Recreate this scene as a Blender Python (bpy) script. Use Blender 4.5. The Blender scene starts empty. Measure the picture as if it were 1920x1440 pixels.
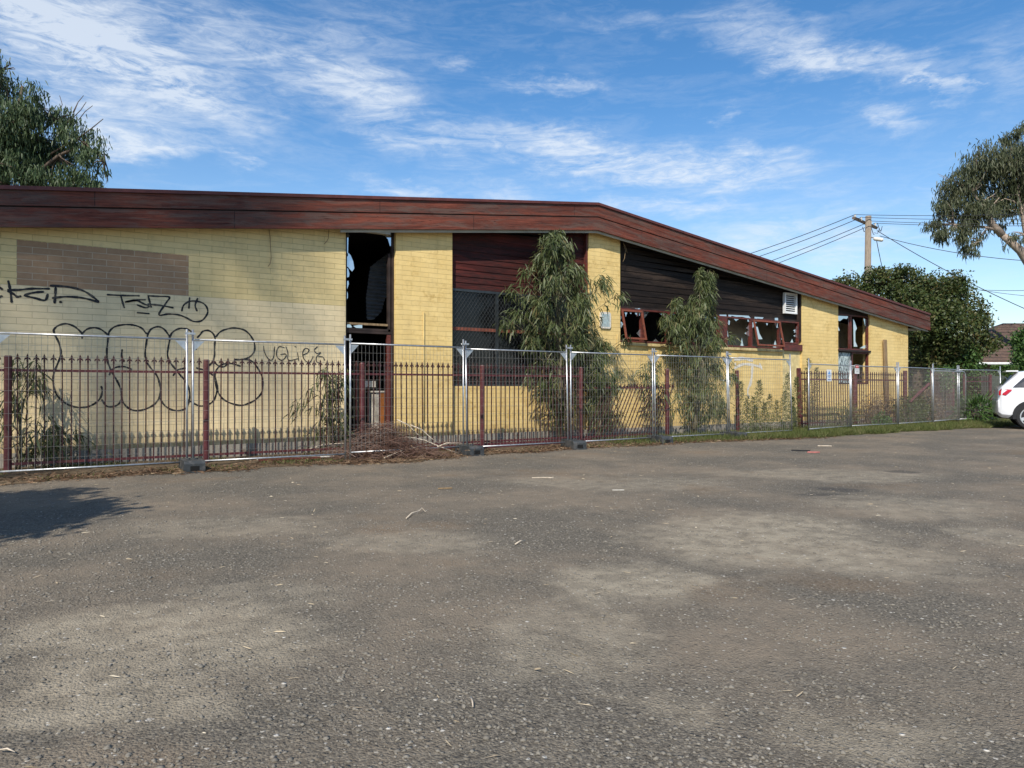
import bpy, math, random
import numpy as np
from mathutils import Vector, Matrix
random.seed(7); rng = np.random.default_rng(7)
D = bpy.data; SC = bpy.context.scene
# ------------------------------------------------------------------ camera
F = 1331.0; HY = 727.0; TH = math.radians(57.07); CT, ST = math.cos(TH), math.sin(TH); CH = 1.22
cam = D.cameras.new('camera'); co = D.objects.new('camera', cam); SC.collection.objects.link(co)
co.location = (0, 0, CH); co.rotation_euler = (math.radians(90.3), 0, TH - math.pi/2)
cam.sensor_width = 36; cam.lens = 36*F/1920; cam.clip_start = .05; cam.clip_end = 3000
SC.camera = co
SC.view_settings.view_transform = 'Standard'; SC.view_settings.look = 'None'
SC.view_settings.exposure = 0.12; SC.view_settings.gamma = 1
# ------------------------------------------------------------------ node helpers
def nt_new(m):
    m.use_nodes = True; nt = m.node_tree; nt.nodes.clear(); return nt
class G:
    def __init__(s, nt): s.nt = nt
    def n(s, t, **kw):
        x = s.nt.nodes.new(t)
        for k, v in kw.items(): setattr(x, k, v)
        return x
    def put(s, sock, v):
        if hasattr(v, 'is_output'): s.nt.links.new(v, sock)
        elif v is not None:
            if isinstance(v, (tuple, list)) and sock.type == 'RGBA' and len(v) == 3: v = (*v, 1)
            sock.default_value = v
    def m(s, op, a, b=None, c=None, clamp=False):
        x = s.n('ShaderNodeMath', operation=op, use_clamp=clamp)
        s.put(x.inputs[0], a)
        if b is not None: s.put(x.inputs[1], b)
        if c is not None: s.put(x.inputs[2], c)
        return x.outputs[0]
    def mix(s, f, a, b, typ='MIX'):
        x = s.n('ShaderNodeMix', data_type='RGBA', blend_type=typ)
        s.put(x.inputs[0], f); s.put(x.inputs[6], a); s.put(x.inputs[7], b); return x.outputs[2]
    def noise(s, vec, scale, detail=3, rough=.5, dist=0, out=0):
        x = s.n('ShaderNodeTexNoise'); s.put(x.inputs['Vector'], vec); x.inputs['Scale'].default_value = scale
        x.inputs['Detail'].default_value = detail; x.inputs['Roughness'].default_value = rough; x.inputs['Distortion'].default_value = dist
        return x.outputs[out]
    def voro(s, vec, scale, feature='F1', out=0):
        x = s.n('ShaderNodeTexVoronoi', feature=feature); s.put(x.inputs['Vector'], vec); x.inputs['Scale'].default_value = scale
        return x.outputs[out]
    def rng(s, v, a, b, c=0., d=1., smooth=False):
        x = s.n('ShaderNodeMapRange', interpolation_type='SMOOTHSTEP' if smooth else 'LINEAR')
        s.put(x.inputs[0], v)
        for i, q in enumerate((a, b, c, d)): s.put(x.inputs[i+1], q)
        return x.outputs[0]
    def map(s, vec, loc=(0,0,0), rot=(0,0,0), sc=(1,1,1), typ='POINT'):
        x = s.n('ShaderNodeMapping', vector_type=typ); s.put(x.inputs[0], vec)
        x.inputs[1].default_value = loc; x.inputs[2].default_value = rot; x.inputs[3].default_value = sc
        return x.outputs[0]
    def xyz(s, vec):
        x = s.n('ShaderNodeSeparateXYZ'); s.put(x.inputs[0], vec); return x.outputs
    def comb(s, a, b, c=0.):
        x = s.n('ShaderNodeCombineXYZ'); s.put(x.inputs[0], a); s.put(x.inputs[1], b); s.put(x.inputs[2], c); return x.outputs[0]
    def pos(s): return s.n('ShaderNodeNewGeometry').outputs['Position']
    def bump(s, h, strength=.5, dist=.01, normal=None):
        x = s.n('ShaderNodeBump'); x.inputs['Strength'].default_value = strength; x.inputs['Distance'].default_value = dist
        s.put(x.inputs['Height'], h)
        if normal is not None: s.put(x.inputs['Normal'], normal)
        return x.outputs[0]
    def out(s, col, rough=.8, metal=0., normal=None, spec=.3, trans=0., coat=0.):
        b = s.n('ShaderNodeBsdfPrincipled'); s.put(b.inputs['Base Color'], col); s.put(b.inputs['Roughness'], rough)
        s.put(b.inputs['Metallic'], metal); b.inputs['Specular IOR Level'].default_value = spec
        b.inputs['Coat Weight'].default_value = coat
        if normal is not None: s.put(b.inputs['Normal'], normal)
        sh = b.outputs[0]
        if trans:
            t = s.n('ShaderNodeBsdfTranslucent'); s.put(t.inputs[0], col)
            mx = s.n('ShaderNodeMixShader'); mx.inputs[0].default_value = trans
            s.nt.links.new(sh, mx.inputs[1]); s.nt.links.new(t.outputs[0], mx.inputs[2]); sh = mx.outputs[0]
        o = s.n('ShaderNodeOutputMaterial'); s.nt.links.new(sh, o.inputs[0])
def newmat(name):
    m = D.materials.new(name); return m, G(nt_new(m))
# ------------------------------------------------------------------ sun and sky
SUNV = Vector((-.29, -.25, .36)).normalized()
sl = D.lights.new('sun', 'SUN'); sl.energy = 5.0; sl.angle = math.radians(.53); sl.color = (1, .93, .82)
so = D.objects.new('sun', sl); SC.collection.objects.link(so)
so.rotation_euler = SUNV.to_track_quat('Z', 'Y').to_euler()
W = D.worlds.new('World'); SC.world = W; W.use_nodes = True; W.node_tree.nodes.clear(); g = G(W.node_tree)
sky = g.n('ShaderNodeTexSky', sky_type='NISHITA'); sky.sun_disc = False
sky.sun_elevation = math.asin(SUNV.z); sky.sun_rotation = math.atan2(SUNV.x, SUNV.y) % (2*math.pi)
sky.air_density = 1.0; sky.dust_density = .3; sky.ozone_density = 2.2
gen = g.n('ShaderNodeTexCoord').outputs['Generated']
dx, dy, dz = g.xyz(gen)[:3]
az = g.m('ARCTAN2', dy, dx); el = g.m('ARCSINE', dz)
uv = g.comb(az, el, 0.)
def azel(px, py):
    return TH - math.atan((px-960)/F), math.atan((HY-py)/math.hypot(F, px-960))
warp = g.noise(g.map(uv, sc=(8, 18, 1)), 1, 6, .65, 0, 1)
wv = g.n('ShaderNodeVectorMath', operation='MULTIPLY_ADD'); g.put(wv.inputs[0], warp); wv.inputs[1].default_value = (.20, .10, 0); wv.inputs[2].default_value = (-.10, -.05, 0)
uvw = g.n('ShaderNodeVectorMath', operation='ADD'); g.put(uvw.inputs[0], uv); g.put(uvw.inputs[1], wv.outputs[0]); uvw = uvw.outputs[0]
BL = [(150,105,330,110,18,.8),(430,80,330,80,8,.55),(330,165,190,50,18,.7),(60,20,220,70,0,.5),(270,282,150,20,-2,.6),
 (480,308,50,12,-8,.55),(780,235,200,55,22,.62),(1030,278,210,32,15,.75),(1320,318,250,38,7,1.0),(1240,385,210,26,3,.6),
 (760,355,110,18,8,.7),(840,110,60,18,0,.5),(1050,155,110,16,2,.7),(1450,80,150,40,20,.5),(1600,125,200,28,13,.8),
 (1765,160,55,14,42,.6),(1660,220,52,26,20,.5),(1355,212,26,18,0,.4),(1520,455,300,60,-3,.5),(1890,120,70,70,0,.28),
 (950,355,90,26,0,.5),(620,150,140,60,20,.28),(700,60,170,50,10,.25),(150,230,160,40,5,.35),(1230,40,160,18,8,.25)]
tot = None
for (px, py, a, b, ang, w) in BL:
    u, v = azel(px, py); sc = 1/math.hypot(F, px-960)
    mp = g.map(uvw, (u, v, 0), (0, 0, math.radians(180+ang)), (a*sc*1.25, b*sc*1.5, 1), 'TEXTURE')
    # azimuth runs against pixel x, elevation against pixel y: rotation sense is kept
    ln = g.n('ShaderNodeVectorMath', operation='LENGTH'); g.put(ln.inputs[0], mp)
    r = g.rng(ln.outputs['Value'], 1.0, .0, 0., w, True)
    tot = r if tot is None else g.m('ADD', tot, r)
st = g.noise(g.map(uv, rot=(0, 0, math.radians(14)), sc=(7, 34, 1)), 1, 9, .60, .9)
st2 = g.noise(g.map(uv, rot=(0, 0, math.radians(-20)), sc=(20, 75, 1)), 1, 7, .7, 1.6)
stm = g.m('ADD', g.m('MULTIPLY', st, .62), g.m('MULTIPLY', st2, .38))
fac = g.m('MULTIPLY', tot, g.rng(stm, .38, .64, .12, 1.45))
fac = g.m('ADD', fac, g.rng(stm, .46, .72, 0., .20))
hz = g.rng(el, 0., .42, .62, 0., True)
fac = g.m('ADD', g.m('MULTIPLY', g.m('MINIMUM', fac, 1.), .72), g.m('MULTIPLY', hz, .42), clamp=True)
hs = g.n('ShaderNodeHueSaturation'); hs.inputs['Saturation'].default_value = 1.28; hs.inputs['Value'].default_value = 1.5; g.put(hs.inputs['Color'], sky.outputs[0])
colr = g.mix(fac, hs.outputs[0], (8.0, 8.6, 9.3))
bg = g.n('ShaderNodeBackground'); g.put(bg.inputs[0], colr); bg.inputs[1].default_value = .1
wo = g.n('ShaderNodeOutputWorld'); g.nt.links.new(bg.outputs[0], wo.inputs[0])
# ------------------------------------------------------------------ geometry helpers
def PX(px, Y):                 # world X of the point of plane y=Y seen in photo column px
    t = (px-960)/F; return Y*(CT+t*ST)/(ST-t*CT)
def PZ(px, py, Y):
    t = (px-960)/F; z = Y/(ST-t*CT); return CH + (HY-py)*z/F
def CW(r, z): return (z*CT+r*ST, z*ST-r*CT)     # right/forward metres -> world x, y
def GP(px, py, Z=0.):          # ground point
    z = (CH-Z)*F/(py-HY); return CW((px-960)/F*z, z)
def DP(px, py, z):             # point at forward depth z
    x, y = CW((px-960)/F*z, z); return Vector((x, y, CH+(HY-py)*z/F))
class MB:
    def __init__(s): s.v = []; s.f = []; s.mi = []
    def add(s, vs, fs, mi=0):
        o = len(s.v); s.v += [tuple(p) for p in vs]; s.f += [tuple(i+o for i in f) for f in fs]; s.mi += [mi]*len(fs)
    def box(s, x0, x1, y0, y1, z0, z1, mi=0, M=None):
        vs = [Vector((x, y, z)) for z in (z0, z1) for y in (y0, y1) for x in (x0, x1)]
        if M is not None: vs = [M @ p for p in vs]
        s.add(vs, [(0,2,3,1),(4,5,7,6),(0,1,5,4),(2,6,7,3),(0,4,6,2),(1,3,7,5)], mi); return s
    def tube(s, pts, r, n=6, mi=0, cap=True):
        pts = [Vector(p) for p in pts]; k = len(pts)
        if not hasattr(r, '__len__'): r = [r]*k
        vs = []; up = None
        for i, p in enumerate(pts):
            d = (pts[min(i+1, k-1)]-pts[max(i-1, 0)])
            if d.length < 1e-9: d = Vector((0, 0, 1))
            d.normalize()
            if up is None: up = d.orthogonal().normalized()
            up = (up - d*up.dot(d))
            if up.length < 1e-6: up = d.orthogonal()
            up.normalize(); q = d.cross(up)
            for j in range(n):
                a = 2*math.pi*j/n+.3926; vs.append(p+(up*math.cos(a)+q*math.sin(a))*r[i])
        fs = [(i*n+j, i*n+(j+1) % n, (i+1)*n+(j+1) % n, (i+1)*n+j) for i in range(k-1) for j in range(n)]
        if cap: fs += [tuple(range(n))[::-1], tuple(range((k-1)*n, k*n))]
        s.add(vs, fs, mi); return s
    def prism(s, pts, axis_from, axis_to, mi=0, plane='xz'):   # extrude polygon in xz (along y) or xy (along z) or yz (along x)
        def P(a, b, c): return {'xz': (a, c, b), 'xy': (a, b, c), 'yz': (c, a, b)}[plane]
        n = len(pts); vs = [P(a, b, axis_from) for a, b in pts]+[P(a, b, axis_to) for a, b in pts]
        fs = [tuple(range(n)), tuple(range(n, 2*n))[::-1]]+[(i, i+n, (i+1) % n+n, (i+1) % n) for i in range(n)]
        s.add(vs, fs, mi); return s
def woff(p):
    v = Vector((0, 0, 0))
    while p is not None: v += Vector(p.location); p = p.parent
    return v
def build(name, mb, mats, parent=None, smooth=False, recalc=True):
    me = D.meshes.new(name); off = woff(parent)
    me.from_pydata([tuple(Vector(p)-off) for p in mb.v], [], mb.f)
    if not isinstance(mats, (list, tuple)): mats = [mats]
    for m in mats: me.materials.append(m)
    if len(mats) > 1: me.polygons.foreach_set('material_index', mb.mi)
    if recalc:
        import bmesh
        bm = bmesh.new(); bm.from_mesh(me); bmesh.ops.recalc_face_normals(bm, faces=bm.faces); bm.to_mesh(me); bm.free()
    if smooth: me.polygons.foreach_set('use_smooth', [True]*len(me.polygons))
    me.update(); o = D.objects.new(name, me); SC.collection.objects.link(o); o.parent = parent
    return o
def npmesh(name, V, Fq, mat, parent=None):      # numpy verts, list of faces arrays
    me = D.meshes.new(name); off = np.array(woff(parent)); V = V-off
    me.vertices.add(len(V)); me.vertices.foreach_set('co', V.astype(np.float32).ravel())
    loops = np.concatenate([f.ravel() for f in Fq]); sizes = np.concatenate([np.full(len(f), f.shape[1]) for f in Fq])
    me.loops.add(len(loops)); me.loops.foreach_set('vertex_index', loops.astype(np.int32))
    me.polygons.add(len(sizes)); st = np.concatenate([[0], np.cumsum(sizes)[:-1]])
    me.polygons.foreach_set('loop_start', st.astype(np.int32)); me.polygons.foreach_set('loop_total', sizes.astype(np.int32))
    me.materials.append(mat); me.update(calc_edges=True); me.validate()
    o = D.objects.new(name, me); SC.collection.objects.link(o); o.parent = parent; return o
def thing(name, label, cat, loc, group=None):
    o = D.objects.new(name, None); SC.collection.objects.link(o); o.location = loc; o.empty_display_size = .2
    return tag(o, label, cat, group)
def tag(o, label, cat, group=None, kind=None):
    o['label'] = label; o['category'] = cat
    if group: o['group'] = group
    if kind: o['kind'] = kind
    return o
def origin(o, loc):            # move the origin of a single-mesh thing to its base
    o.data.transform(Matrix.Translation(-Vector(loc))); o.location = loc; return o
def nrm(a): return a/np.maximum(np.linalg.norm(a, axis=1, keepdims=True), 1e-9)
def leafmesh(P, Dr, L, Wd, droop=.35):
    """long blades: base point P, direction Dr, length L, width Wd, tip sinking by droop*L"""
    n = len(P); Dr = nrm(Dr); rnd = rng.normal(size=(n, 3)); S = nrm(np.cross(Dr, rnd)); L = L[:, None]; Wd = Wd[:, None]
    dn = np.array([0, 0, -1.])*droop*L
    a = P; m1 = P+Dr*L*.3+dn*.12; m2 = P+Dr*L*.68+dn*.5; t = P+Dr*L+dn
    V = np.stack([a, m1+S*Wd*.5, m1-S*Wd*.5, m2+S*Wd*.38, m2-S*Wd*.38, t], 1).reshape(-1, 3)
    b = np.arange(n)[:, None]*6
    tri = np.concatenate([b+np.array([[0, 1, 2]]), b+np.array([[3, 5, 4]])]); q = b+np.array([[1, 3, 4, 2]])
    return V, [tri, q]
def quadleaf(P, L, Wd, flat=.0):
    n = len(P); A = nrm(rng.normal(size=(n, 3))*np.array([1, 1, 1-flat])); Bv = nrm(np.cross(A, rng.normal(size=(n, 3))))
    L = L[:, None]; Wd = Wd[:, None]
    V = np.stack([P-A*L*.5, P+Bv*Wd*.5, P+A*L*.5, P-Bv*Wd*.5], 1).reshape(-1, 3)
    return V, [np.arange(n)[:, None]*4+np.array([[0, 1, 2, 3]])]
# ------------------------------------------------------------------ materials
def simple(name, col, rough=.7, metal=0., spec=.3, var=.25, scale=6., bump=0., bs=60., coat=0., stretch=(1,1,1), dirt=None, ds=2.):
    m, g = newmat(name); p = g.map(g.pos(), sc=stretch)
    f = g.noise(p, scale, 5, .6)
    c = g.mix(g.rng(f, .3, .7), tuple(x*(1-var) for x in col), tuple(min(1, x*(1+var)) for x in col))
    if dirt:
        c = g.mix(g.rng(g.noise(g.pos(), ds, 6, .7), .5, .66), c, dirt)
    nm = g.bump(g.noise(p, bs, 4, .6), bump, .01) if bump else None
    g.out(c, g.rng(f, .2, .8, max(.05, rough-.12), min(1, rough+.12)), metal, nm, spec, coat=coat); return m
def leafmat(name, cols, spec=.35, rough=.5, trans=.22, scale=1.5):
    m, g = newmat(name); gi = g.n('ShaderNodeNewGeometry')
    r = g.n('ShaderNodeValToRGB'); el_ = r.color_ramp.elements
    el_[0].position = 0; el_[0].color = (*cols[0], 1); el_[1].position = 1; el_[1].color = (*cols[-1], 1)
    for i, c in enumerate(cols[1:-1]): e = el_.new((i+1)/(len(cols)-1)); e.color = (*c, 1)
    v = g.m('ADD', g.m('MULTIPLY', gi.outputs['Random Per Island'], .65), g.m('MULTIPLY', g.rng(g.noise(gi.outputs['Position'], scale, 3), .3, .7), .35))
    g.put(r.inputs[0], v); g.out(r.outputs[0], rough, 0, None, spec, trans); return m
M_gum = leafmat('gum_leaf', [(.025,.038,.012), (.05,.07,.022), (.085,.11,.038), (.14,.16,.065), (.18,.11,.045)], .4, .48, .2, 3.)
M_gum2 = leafmat('gum_leaf_far', [(.035,.045,.022), (.06,.075,.035), (.095,.105,.055), (.13,.13,.07)], .3, .5, .15, .6)
M_pep = leafmat('peppercorn_leaf', [(.022,.042,.018), (.045,.075,.03), (.08,.115,.048), (.11,.14,.07)], .3, .5, .15, .5)
M_hedge = leafmat('broad_leaf', [(.018,.032,.010), (.035,.058,.015), (.065,.088,.024), (.10,.11,.035), (.15,.085,.035)], .35, .45, .2, .9)
M_shrub = leafmat('garden_shrub_leaf', [(.02,.05,.012), (.045,.09,.02), (.08,.15,.035), (.12,.18,.05)], .35, .45, .2, 1.2)
M_weed = leafmat('weed_leaf', [(.05,.075,.022), (.085,.115,.035), (.13,.15,.06), (.19,.18,.09)], .2, .6, .25, 3.)
M_grass = leafmat('grass_blade', [(.055,.08,.02), (.09,.115,.032), (.14,.155,.052), (.28,.23,.12)], .2, .6, .3, 1.5)
M_dryw = leafmat('dry_weed', [(.08,.055,.035), (.14,.09,.055), (.22,.16,.10), (.30,.24,.15)], .2, .7, .1, 3.)
M_litter = leafmat('dry_leaf', [(.05,.028,.018), (.10,.06,.035), (.18,.11,.065), (.42,.32,.2)], .2, .7, .1, 3.)
M_bark = simple('gum_bark', (.30,.24,.19), .85, var=.35, scale=5, bump=.5, bs=25)
M_bark2 = simple('dark_bark', (.10,.075,.055), .9, var=.35, scale=5, bump=.5, bs=25)
M_stem = simple('green_stem', (.16,.14,.09), .7, var=.3, scale=12)
M_twig = leafmat('dry_twig', [(.06,.032,.024), (.10,.055,.04), (.17,.105,.08), (.32,.24,.19)], .2, .8, 0, 2)
M_pale = simple('bleached_branch', (.52,.44,.34), .8, var=.3, scale=14)
M_galv = simple('galvanised_steel', (.47,.48,.485), .38, .75, .5, .18, 14, .1, 50)
M_wire = simple('galvanised_wire', (.30,.29,.27), .55, .6, .5, .2, 8)
M_marn = simple('maroon_steel_paint', (.075,.015,.018), .45, 0, .45, .3, 5, .1, 60, dirt=(.13,.05,.04), ds=9)
M_pick = simple('dark_maroon_picket_paint', (.040,.011,.013), .5, 0, .35, .35, 5, .1, 60, dirt=(.07,.03,.02), ds=9)
M_foot = simple('black_recycled_plastic', (.035,.04,.043), .65, 0, .4, .3, 9, .3, 50, dirt=(.09,.085,.08), ds=7)
M_soff = simple('beige_soffit_paint', (.36,.33,.26), .7, var=.2, scale=3)
M_trimred = simple('red_trim_paint', (.11,.028,.021), .55, 0, .35, .4, 6, .3, 60, stretch=(1,1,4), dirt=(.06,.03,.025), ds=5)
M_dktrim = simple('charred_timber', (.030,.020,.017), .7, 0, .3, .5, 5, .3, 60)
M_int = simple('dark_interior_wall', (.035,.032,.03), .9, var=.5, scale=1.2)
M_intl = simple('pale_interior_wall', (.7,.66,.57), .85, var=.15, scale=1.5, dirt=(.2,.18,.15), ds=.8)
M_conc = simple('concrete', (.30,.275,.23), .9, 0, .2, .25, 3, .4, 40, dirt=(.14,.11,.08), ds=3)
M_white = simple('white_paint', (.72,.73,.72), .5, 0, .4, .08, 4)
M_dirtw = simple('dirty_white', (.62,.58,.5), .8, 0, .2, .2, 20)
M_black = simple('black_spray_paint', (.012,.012,.014), .45, 0, .4, .2, 9)
M_rubber = simple('tyre_rubber', (.022,.022,.023), .8, 0, .3, .2, 9)
M_timber = simple('weathered_timber', (.26,.18,.10), .85, 0, .2, .35, 5, .4, 50, stretch=(6,6,1))
M_poleg = simple('weathered_pole', (.235,.19,.145), .85, 0, .2, .25, 3, .3, 20, stretch=(6,6,1))
M_cable = simple('black_cable', (.03,.03,.032), .6)
M_steeld = simple('dark_grille_steel', (.05,.06,.065), .4, .5, .5, .3, 10)
M_orange = simple('orange_brown_laminate', (.30,.11,.03), .5, 0, .4, .25, 4)
M_pinkr = simple('faded_red_plastic', (.40,.15,.13), .6, 0, .3, .2, 20)
def glassy(name, col, rough, metal, spec=.8):
    m, g = newmat(name); n = g.noise(g.pos(), 1.2, 3)
    nm = g.bump(n, .08, .03); g.out(col, rough, metal, nm, spec); return m
M_shard = glassy('reflective_window_glass', (.62,.66,.70), .05, .85)
M_glass = glassy('dark_window_glass', (.008,.009,.010), .1, 0., .35)
m, g = newmat('crazed_film_glass'); p = g.map(g.pos(), sc=(1,1,.6)); v = g.voro(p, 22., 'DISTANCE_TO_EDGE'); n = g.noise(p, 9, 6, .7, 2.)
g.out(g.mix(g.rng(n, .42, .56), (.04,.06,.065), (.50,.58,.57)), .35, 0, g.bump(v, .6, .02), .5); M_crazed = m
# painted brick (courses 0.1 m, units 0.4 m)
def brickmat(name, kind):
    m, g = newmat(name); P = g.pos(); x, y, z = g.xyz(P)[:3]
    if kind == 'side': x = y
    vec = g.comb(g.m('ADD', x, .064+40), g.m('ADD', z, .105), 0.)
    def bt(ms, sm):
        b = g.n('ShaderNodeTexBrick'); b.offset = .5; b.squash = 1; g.put(b.inputs['Vector'], vec); b.inputs['Scale'].default_value = 1
        b.inputs['Mortar Size'].default_value = ms; b.inputs['Mortar Smooth'].default_value = sm; b.inputs['Brick Width'].default_value = .4
        b.inputs['Row Height'].default_value = .1; b.inputs['Bias'].default_value = 0
        b.inputs['Color1'].default_value = (0,0,0,1); b.inputs['Color2'].default_value = (1,1,1,1); b.inputs['Mortar'].default_value = (.5,.5,.5,1)
        return b
    b = bt(.0038, .3); mort = b.outputs['Fac']; bc = b.outputs['Color']
    wide = bt(.006, .5).outputs['Fac']
    # long bed joints: stronger than the perpends
    zf = g.m('FRACT', g.m('MULTIPLY', g.m('ADD', z, .105), 10.)); bed = g.rng(g.m('ABSOLUTE', g.m('SUBTRACT', zf, .5)), .455, .485)
    n1 = g.noise(P, 1.1, 5, .6); n2 = g.noise(P, 9., 5, .65); n3 = g.noise(g.comb(g.m('MULTIPLY', x, 5.), y, g.m('MULTIPLY', z, .5)), 1., 4, .6)
    if kind == 'left':
        yel = (.78,.61,.29); crm = (.86,.70,.42)
        step = g.m('GREATER_THAN', z, 2.795)
        base = g.mix(step, crm, yel)
        base = g.mix(g.m('MULTIPLY', g.rng(z, .50, .24, 0, 1), g.rng(n2, .35, .6, .2, .75)), base, (.42,.32,.13))
        mcol = g.mix(step, (.30,.23,.14), (.22,.17,.07))
    else:
        base = (.84,.63,.27); base = g.mix(g.rng(n1, .35, .65), base, (.77,.56,.22)); mcol = (.33,.24,.09)
    base = g.mix(g.m('MULTIPLY', bc, .5), base, g.mix(1., base, (.86,.84,.80), 'MULTIPLY'))
    # ochre stains, run marks and scuffs
    blot = g.m('MULTIPLY', g.rng(g.noise(P, 2.3, 5, .7), .48, .64), g.rng(g.noise(P, 13., 4, .6), .42, .62))
    if kind != 'left':
        base = g.mix(g.m('MULTIPLY', blot, .75), base, (.50,.32,.09))
        base = g.mix(g.m('MULTIPLY', g.rng(g.noise(P, 3.7, 5, .7), .60, .72), .5), base, (.42,.30,.12))
    else:
        base = g.mix(g.m('MULTIPLY', blot, .30), base, (.40,.33,.19))
    base = g.mix(g.m('MULTIPLY', g.rng(n3, .5, .75), .25), base, g.mix(1., base, (.6,.56,.5), 'MULTIPLY'))
    base = g.mix(g.m('MULTIPLY', g.rng(n2, .3, .7), .18), base, (.36,.29,.17))
    base = g.mix(g.m('MULTIPLY', g.rng(g.m('ADD', z, g.m('MULTIPLY', n2, .3)), .62, .34), .45), base, (.20,.15,.09))
    jf = g.m('MAXIMUM', g.m('MULTIPLY', mort, .45), g.m('MULTIPLY', bed, g.rng(n1, .3, .7, .35, .75)))
    col = g.mix(jf, base, mcol)
    if kind == 'left':   # unpainted rectangle where a sign hung
        jit = g.m('MULTIPLY', g.m('SUBTRACT', g.noise(P, 30., 2), .5), .02)
        xx = g.m('ADD', x, jit); zz = g.m('ADD', z, jit)
        pm = g.m('MULTIPLY', g.m('MULTIPLY', g.m('GREATER_THAN', xx, -.462), g.m('LESS_THAN', xx, 1.962)), g.m('MULTIPLY', g.m('GREATER_THAN', z, 2.795), g.m('LESS_THAN', zz, 3.49)))
        raw = g.mix(g.rng(n2, .3, .7), (.34,.21,.115), (.42,.27,.155)); raw = g.mix(g.m('MULTIPLY', bc, .35), raw, (.20,.135,.085))
        raw = g.mix(g.rng(wide, .1, .5), raw, (.46,.37,.26)); col = g.mix(pm, col, raw)
    h = g.m('SUBTRACT', g.m('MULTIPLY', n2, .25), g.m('MULTIPLY', wide, .8)); h = g.m('ADD', h, g.m('MULTIPLY', g.noise(P, 60., 3), .12))
    g.out(col, .72, 0, g.bump(h, .7, .006), .25); return m
M_brL = brickmat('cream_and_yellow_painted_brick', 'left'); M_br = brickmat('yellow_painted_brick', 'right'); M_brS = brickmat('yellow_painted_brick_side', 'side')
def boardmat(name, c1, c2, wear, wearf, sl=True):
    m, g = newmat(name); P = g.pos(); x, y, z = g.xyz(P)[:3]
    v = g.m('ADD', z, g.m('MULTIPLY', g.m('ABSOLUTE', g.m('SUBTRACT', x, 10.855)), .1145)) if sl else z
    q = g.comb(x, y, v)
    gr = g.noise(g.map(q, sc=(.9, .9, 17)), 1, 7, .78, .5); gr2 = g.noise(g.map(q, sc=(5, 5, 120)), 1, 4, .6)
    pat = g.noise(g.map(q, sc=(.55, 1, 4)), 1, 5, .65)
    col = g.mix(g.rng(gr, .38, .60), c1, c2)
    big = g.noise(g.map(q, sc=(.22, 1, 1.5)), 1, 4, .6); col = g.mix(g.m('MULTIPLY', g.rng(big, .4, .62), .45), col, tuple(t*.55 for t in c1))
    wf = g.m('MULTIPLY', g.rng(pat, 1-wearf, 1.06-wearf+.06), g.rng(g.m('ADD', g.m('MULTIPLY', gr, .5), g.m('MULTIPLY', gr2, .5)), .42, .53))
    col = g.mix(g.m('MULTIPLY', wf, .85), col, wear)
    col = g.mix(g.m('MULTIPLY', g.rng(gr2, .58, .72), .5), col, tuple(t*.4 for t in c1))
    if sl:
        up = g.m('GREATER_THAN', v, 1.0)
        xo = g.m('ADD', x, g.m('MULTIPLY', g.m('GREATER_THAN', g.m('SUBTRACT', v, 4.956), .31), 2.1))
        fr = g.m('FRACT', g.m('MULTIPLY', g.m('ADD', xo, 40.55), 1/4.8)); col = g.mix(g.m('MULTIPLY', g.m('LESS_THAN', fr, .0028), .8), col, (.012,.008,.007))
        bid = g.m('FLOOR', g.m('MULTIPLY', g.m('ADD', xo, 40.55), 1/4.8)); wn = g.n('ShaderNodeTexWhiteNoise', noise_dimensions='1D'); g.put(wn.inputs['W'], bid)
        col = g.mix(g.m('MULTIPLY', wn.outputs['Value'], .3), col, g.mix(1., col, (.5,.5,.55), 'MULTIPLY'))
    mo = g.m('MULTIPLY', g.rng(g.noise(g.map(q, sc=(1.1, 1, 9)), 1, 6, .7, .6), .50, .60), .6); col = g.mix(mo, col, (.12,.085,.068) if sl else tuple(t*.3 for t in c1))
    ck = g.noise(g.map(q, sc=(2.2, 2.2, 60)), 1, 4, .7, .8); col = g.mix(g.m('MULTIPLY', g.rng(ck, .58, .66), .8), col, tuple(t*.25 for t in c1))
    kn = g.voro(g.map(q, sc=(1.6, 1.6, 5)), 1.); col = g.mix(g.rng(kn, .05, .03), col, (.02,.012,.01))
    g.out(col, .68, 0, g.bump(g.m('ADD', gr, gr2), .6, .008), .25); return m
M_fasc = boardmat('weathered_red_fascia', (.09,.025,.015), (.24,.068,.040), (.07,.052,.044), .53)
M_wbred = boardmat('worn_red_weatherboard', (.075,.014,.011), (.16,.030,.021), (.015,.011,.010), .62, False)
M_wbblk = boardmat('charred_weatherboard', (.011,.007,.005), (.026,.016,.011), (.05,.033,.023), .5, False)
# ground
m, g = newmat('gravelly_asphalt'); P = g.pos(); x, y, z = g.xyz(P)[:3]
def blobmask(g, P, lst):
    tt = None
    wp = g.n('ShaderNodeVectorMath', operation='MULTIPLY_ADD'); g.put(wp.inputs[0], g.noise(P, .9, 5, .65, 0, 1)); wp.inputs[1].default_value = (1.5, 1.5, 0); wp.inputs[2].default_value = (-.75, -.75, 0)
    ad = g.n('ShaderNodeVectorMath', operation='ADD'); g.put(ad.inputs[0], P); g.put(ad.inputs[1], wp.outputs[0])
    for (cx, cy, rx, ry, a, w) in lst:
        mp = g.map(ad.outputs[0], (cx, cy, 0), (0, 0, a), (rx, ry, 1000), 'TEXTURE')
        ln = g.n('ShaderNodeVectorMath', operation='LENGTH'); g.put(ln.inputs[0], mp)
        r = g.rng(ln.outputs['Value'], 1.25, .6, 0., w, True); tt = r if tt is None else g.m('MAXIMUM', tt, r)
    return tt
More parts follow.
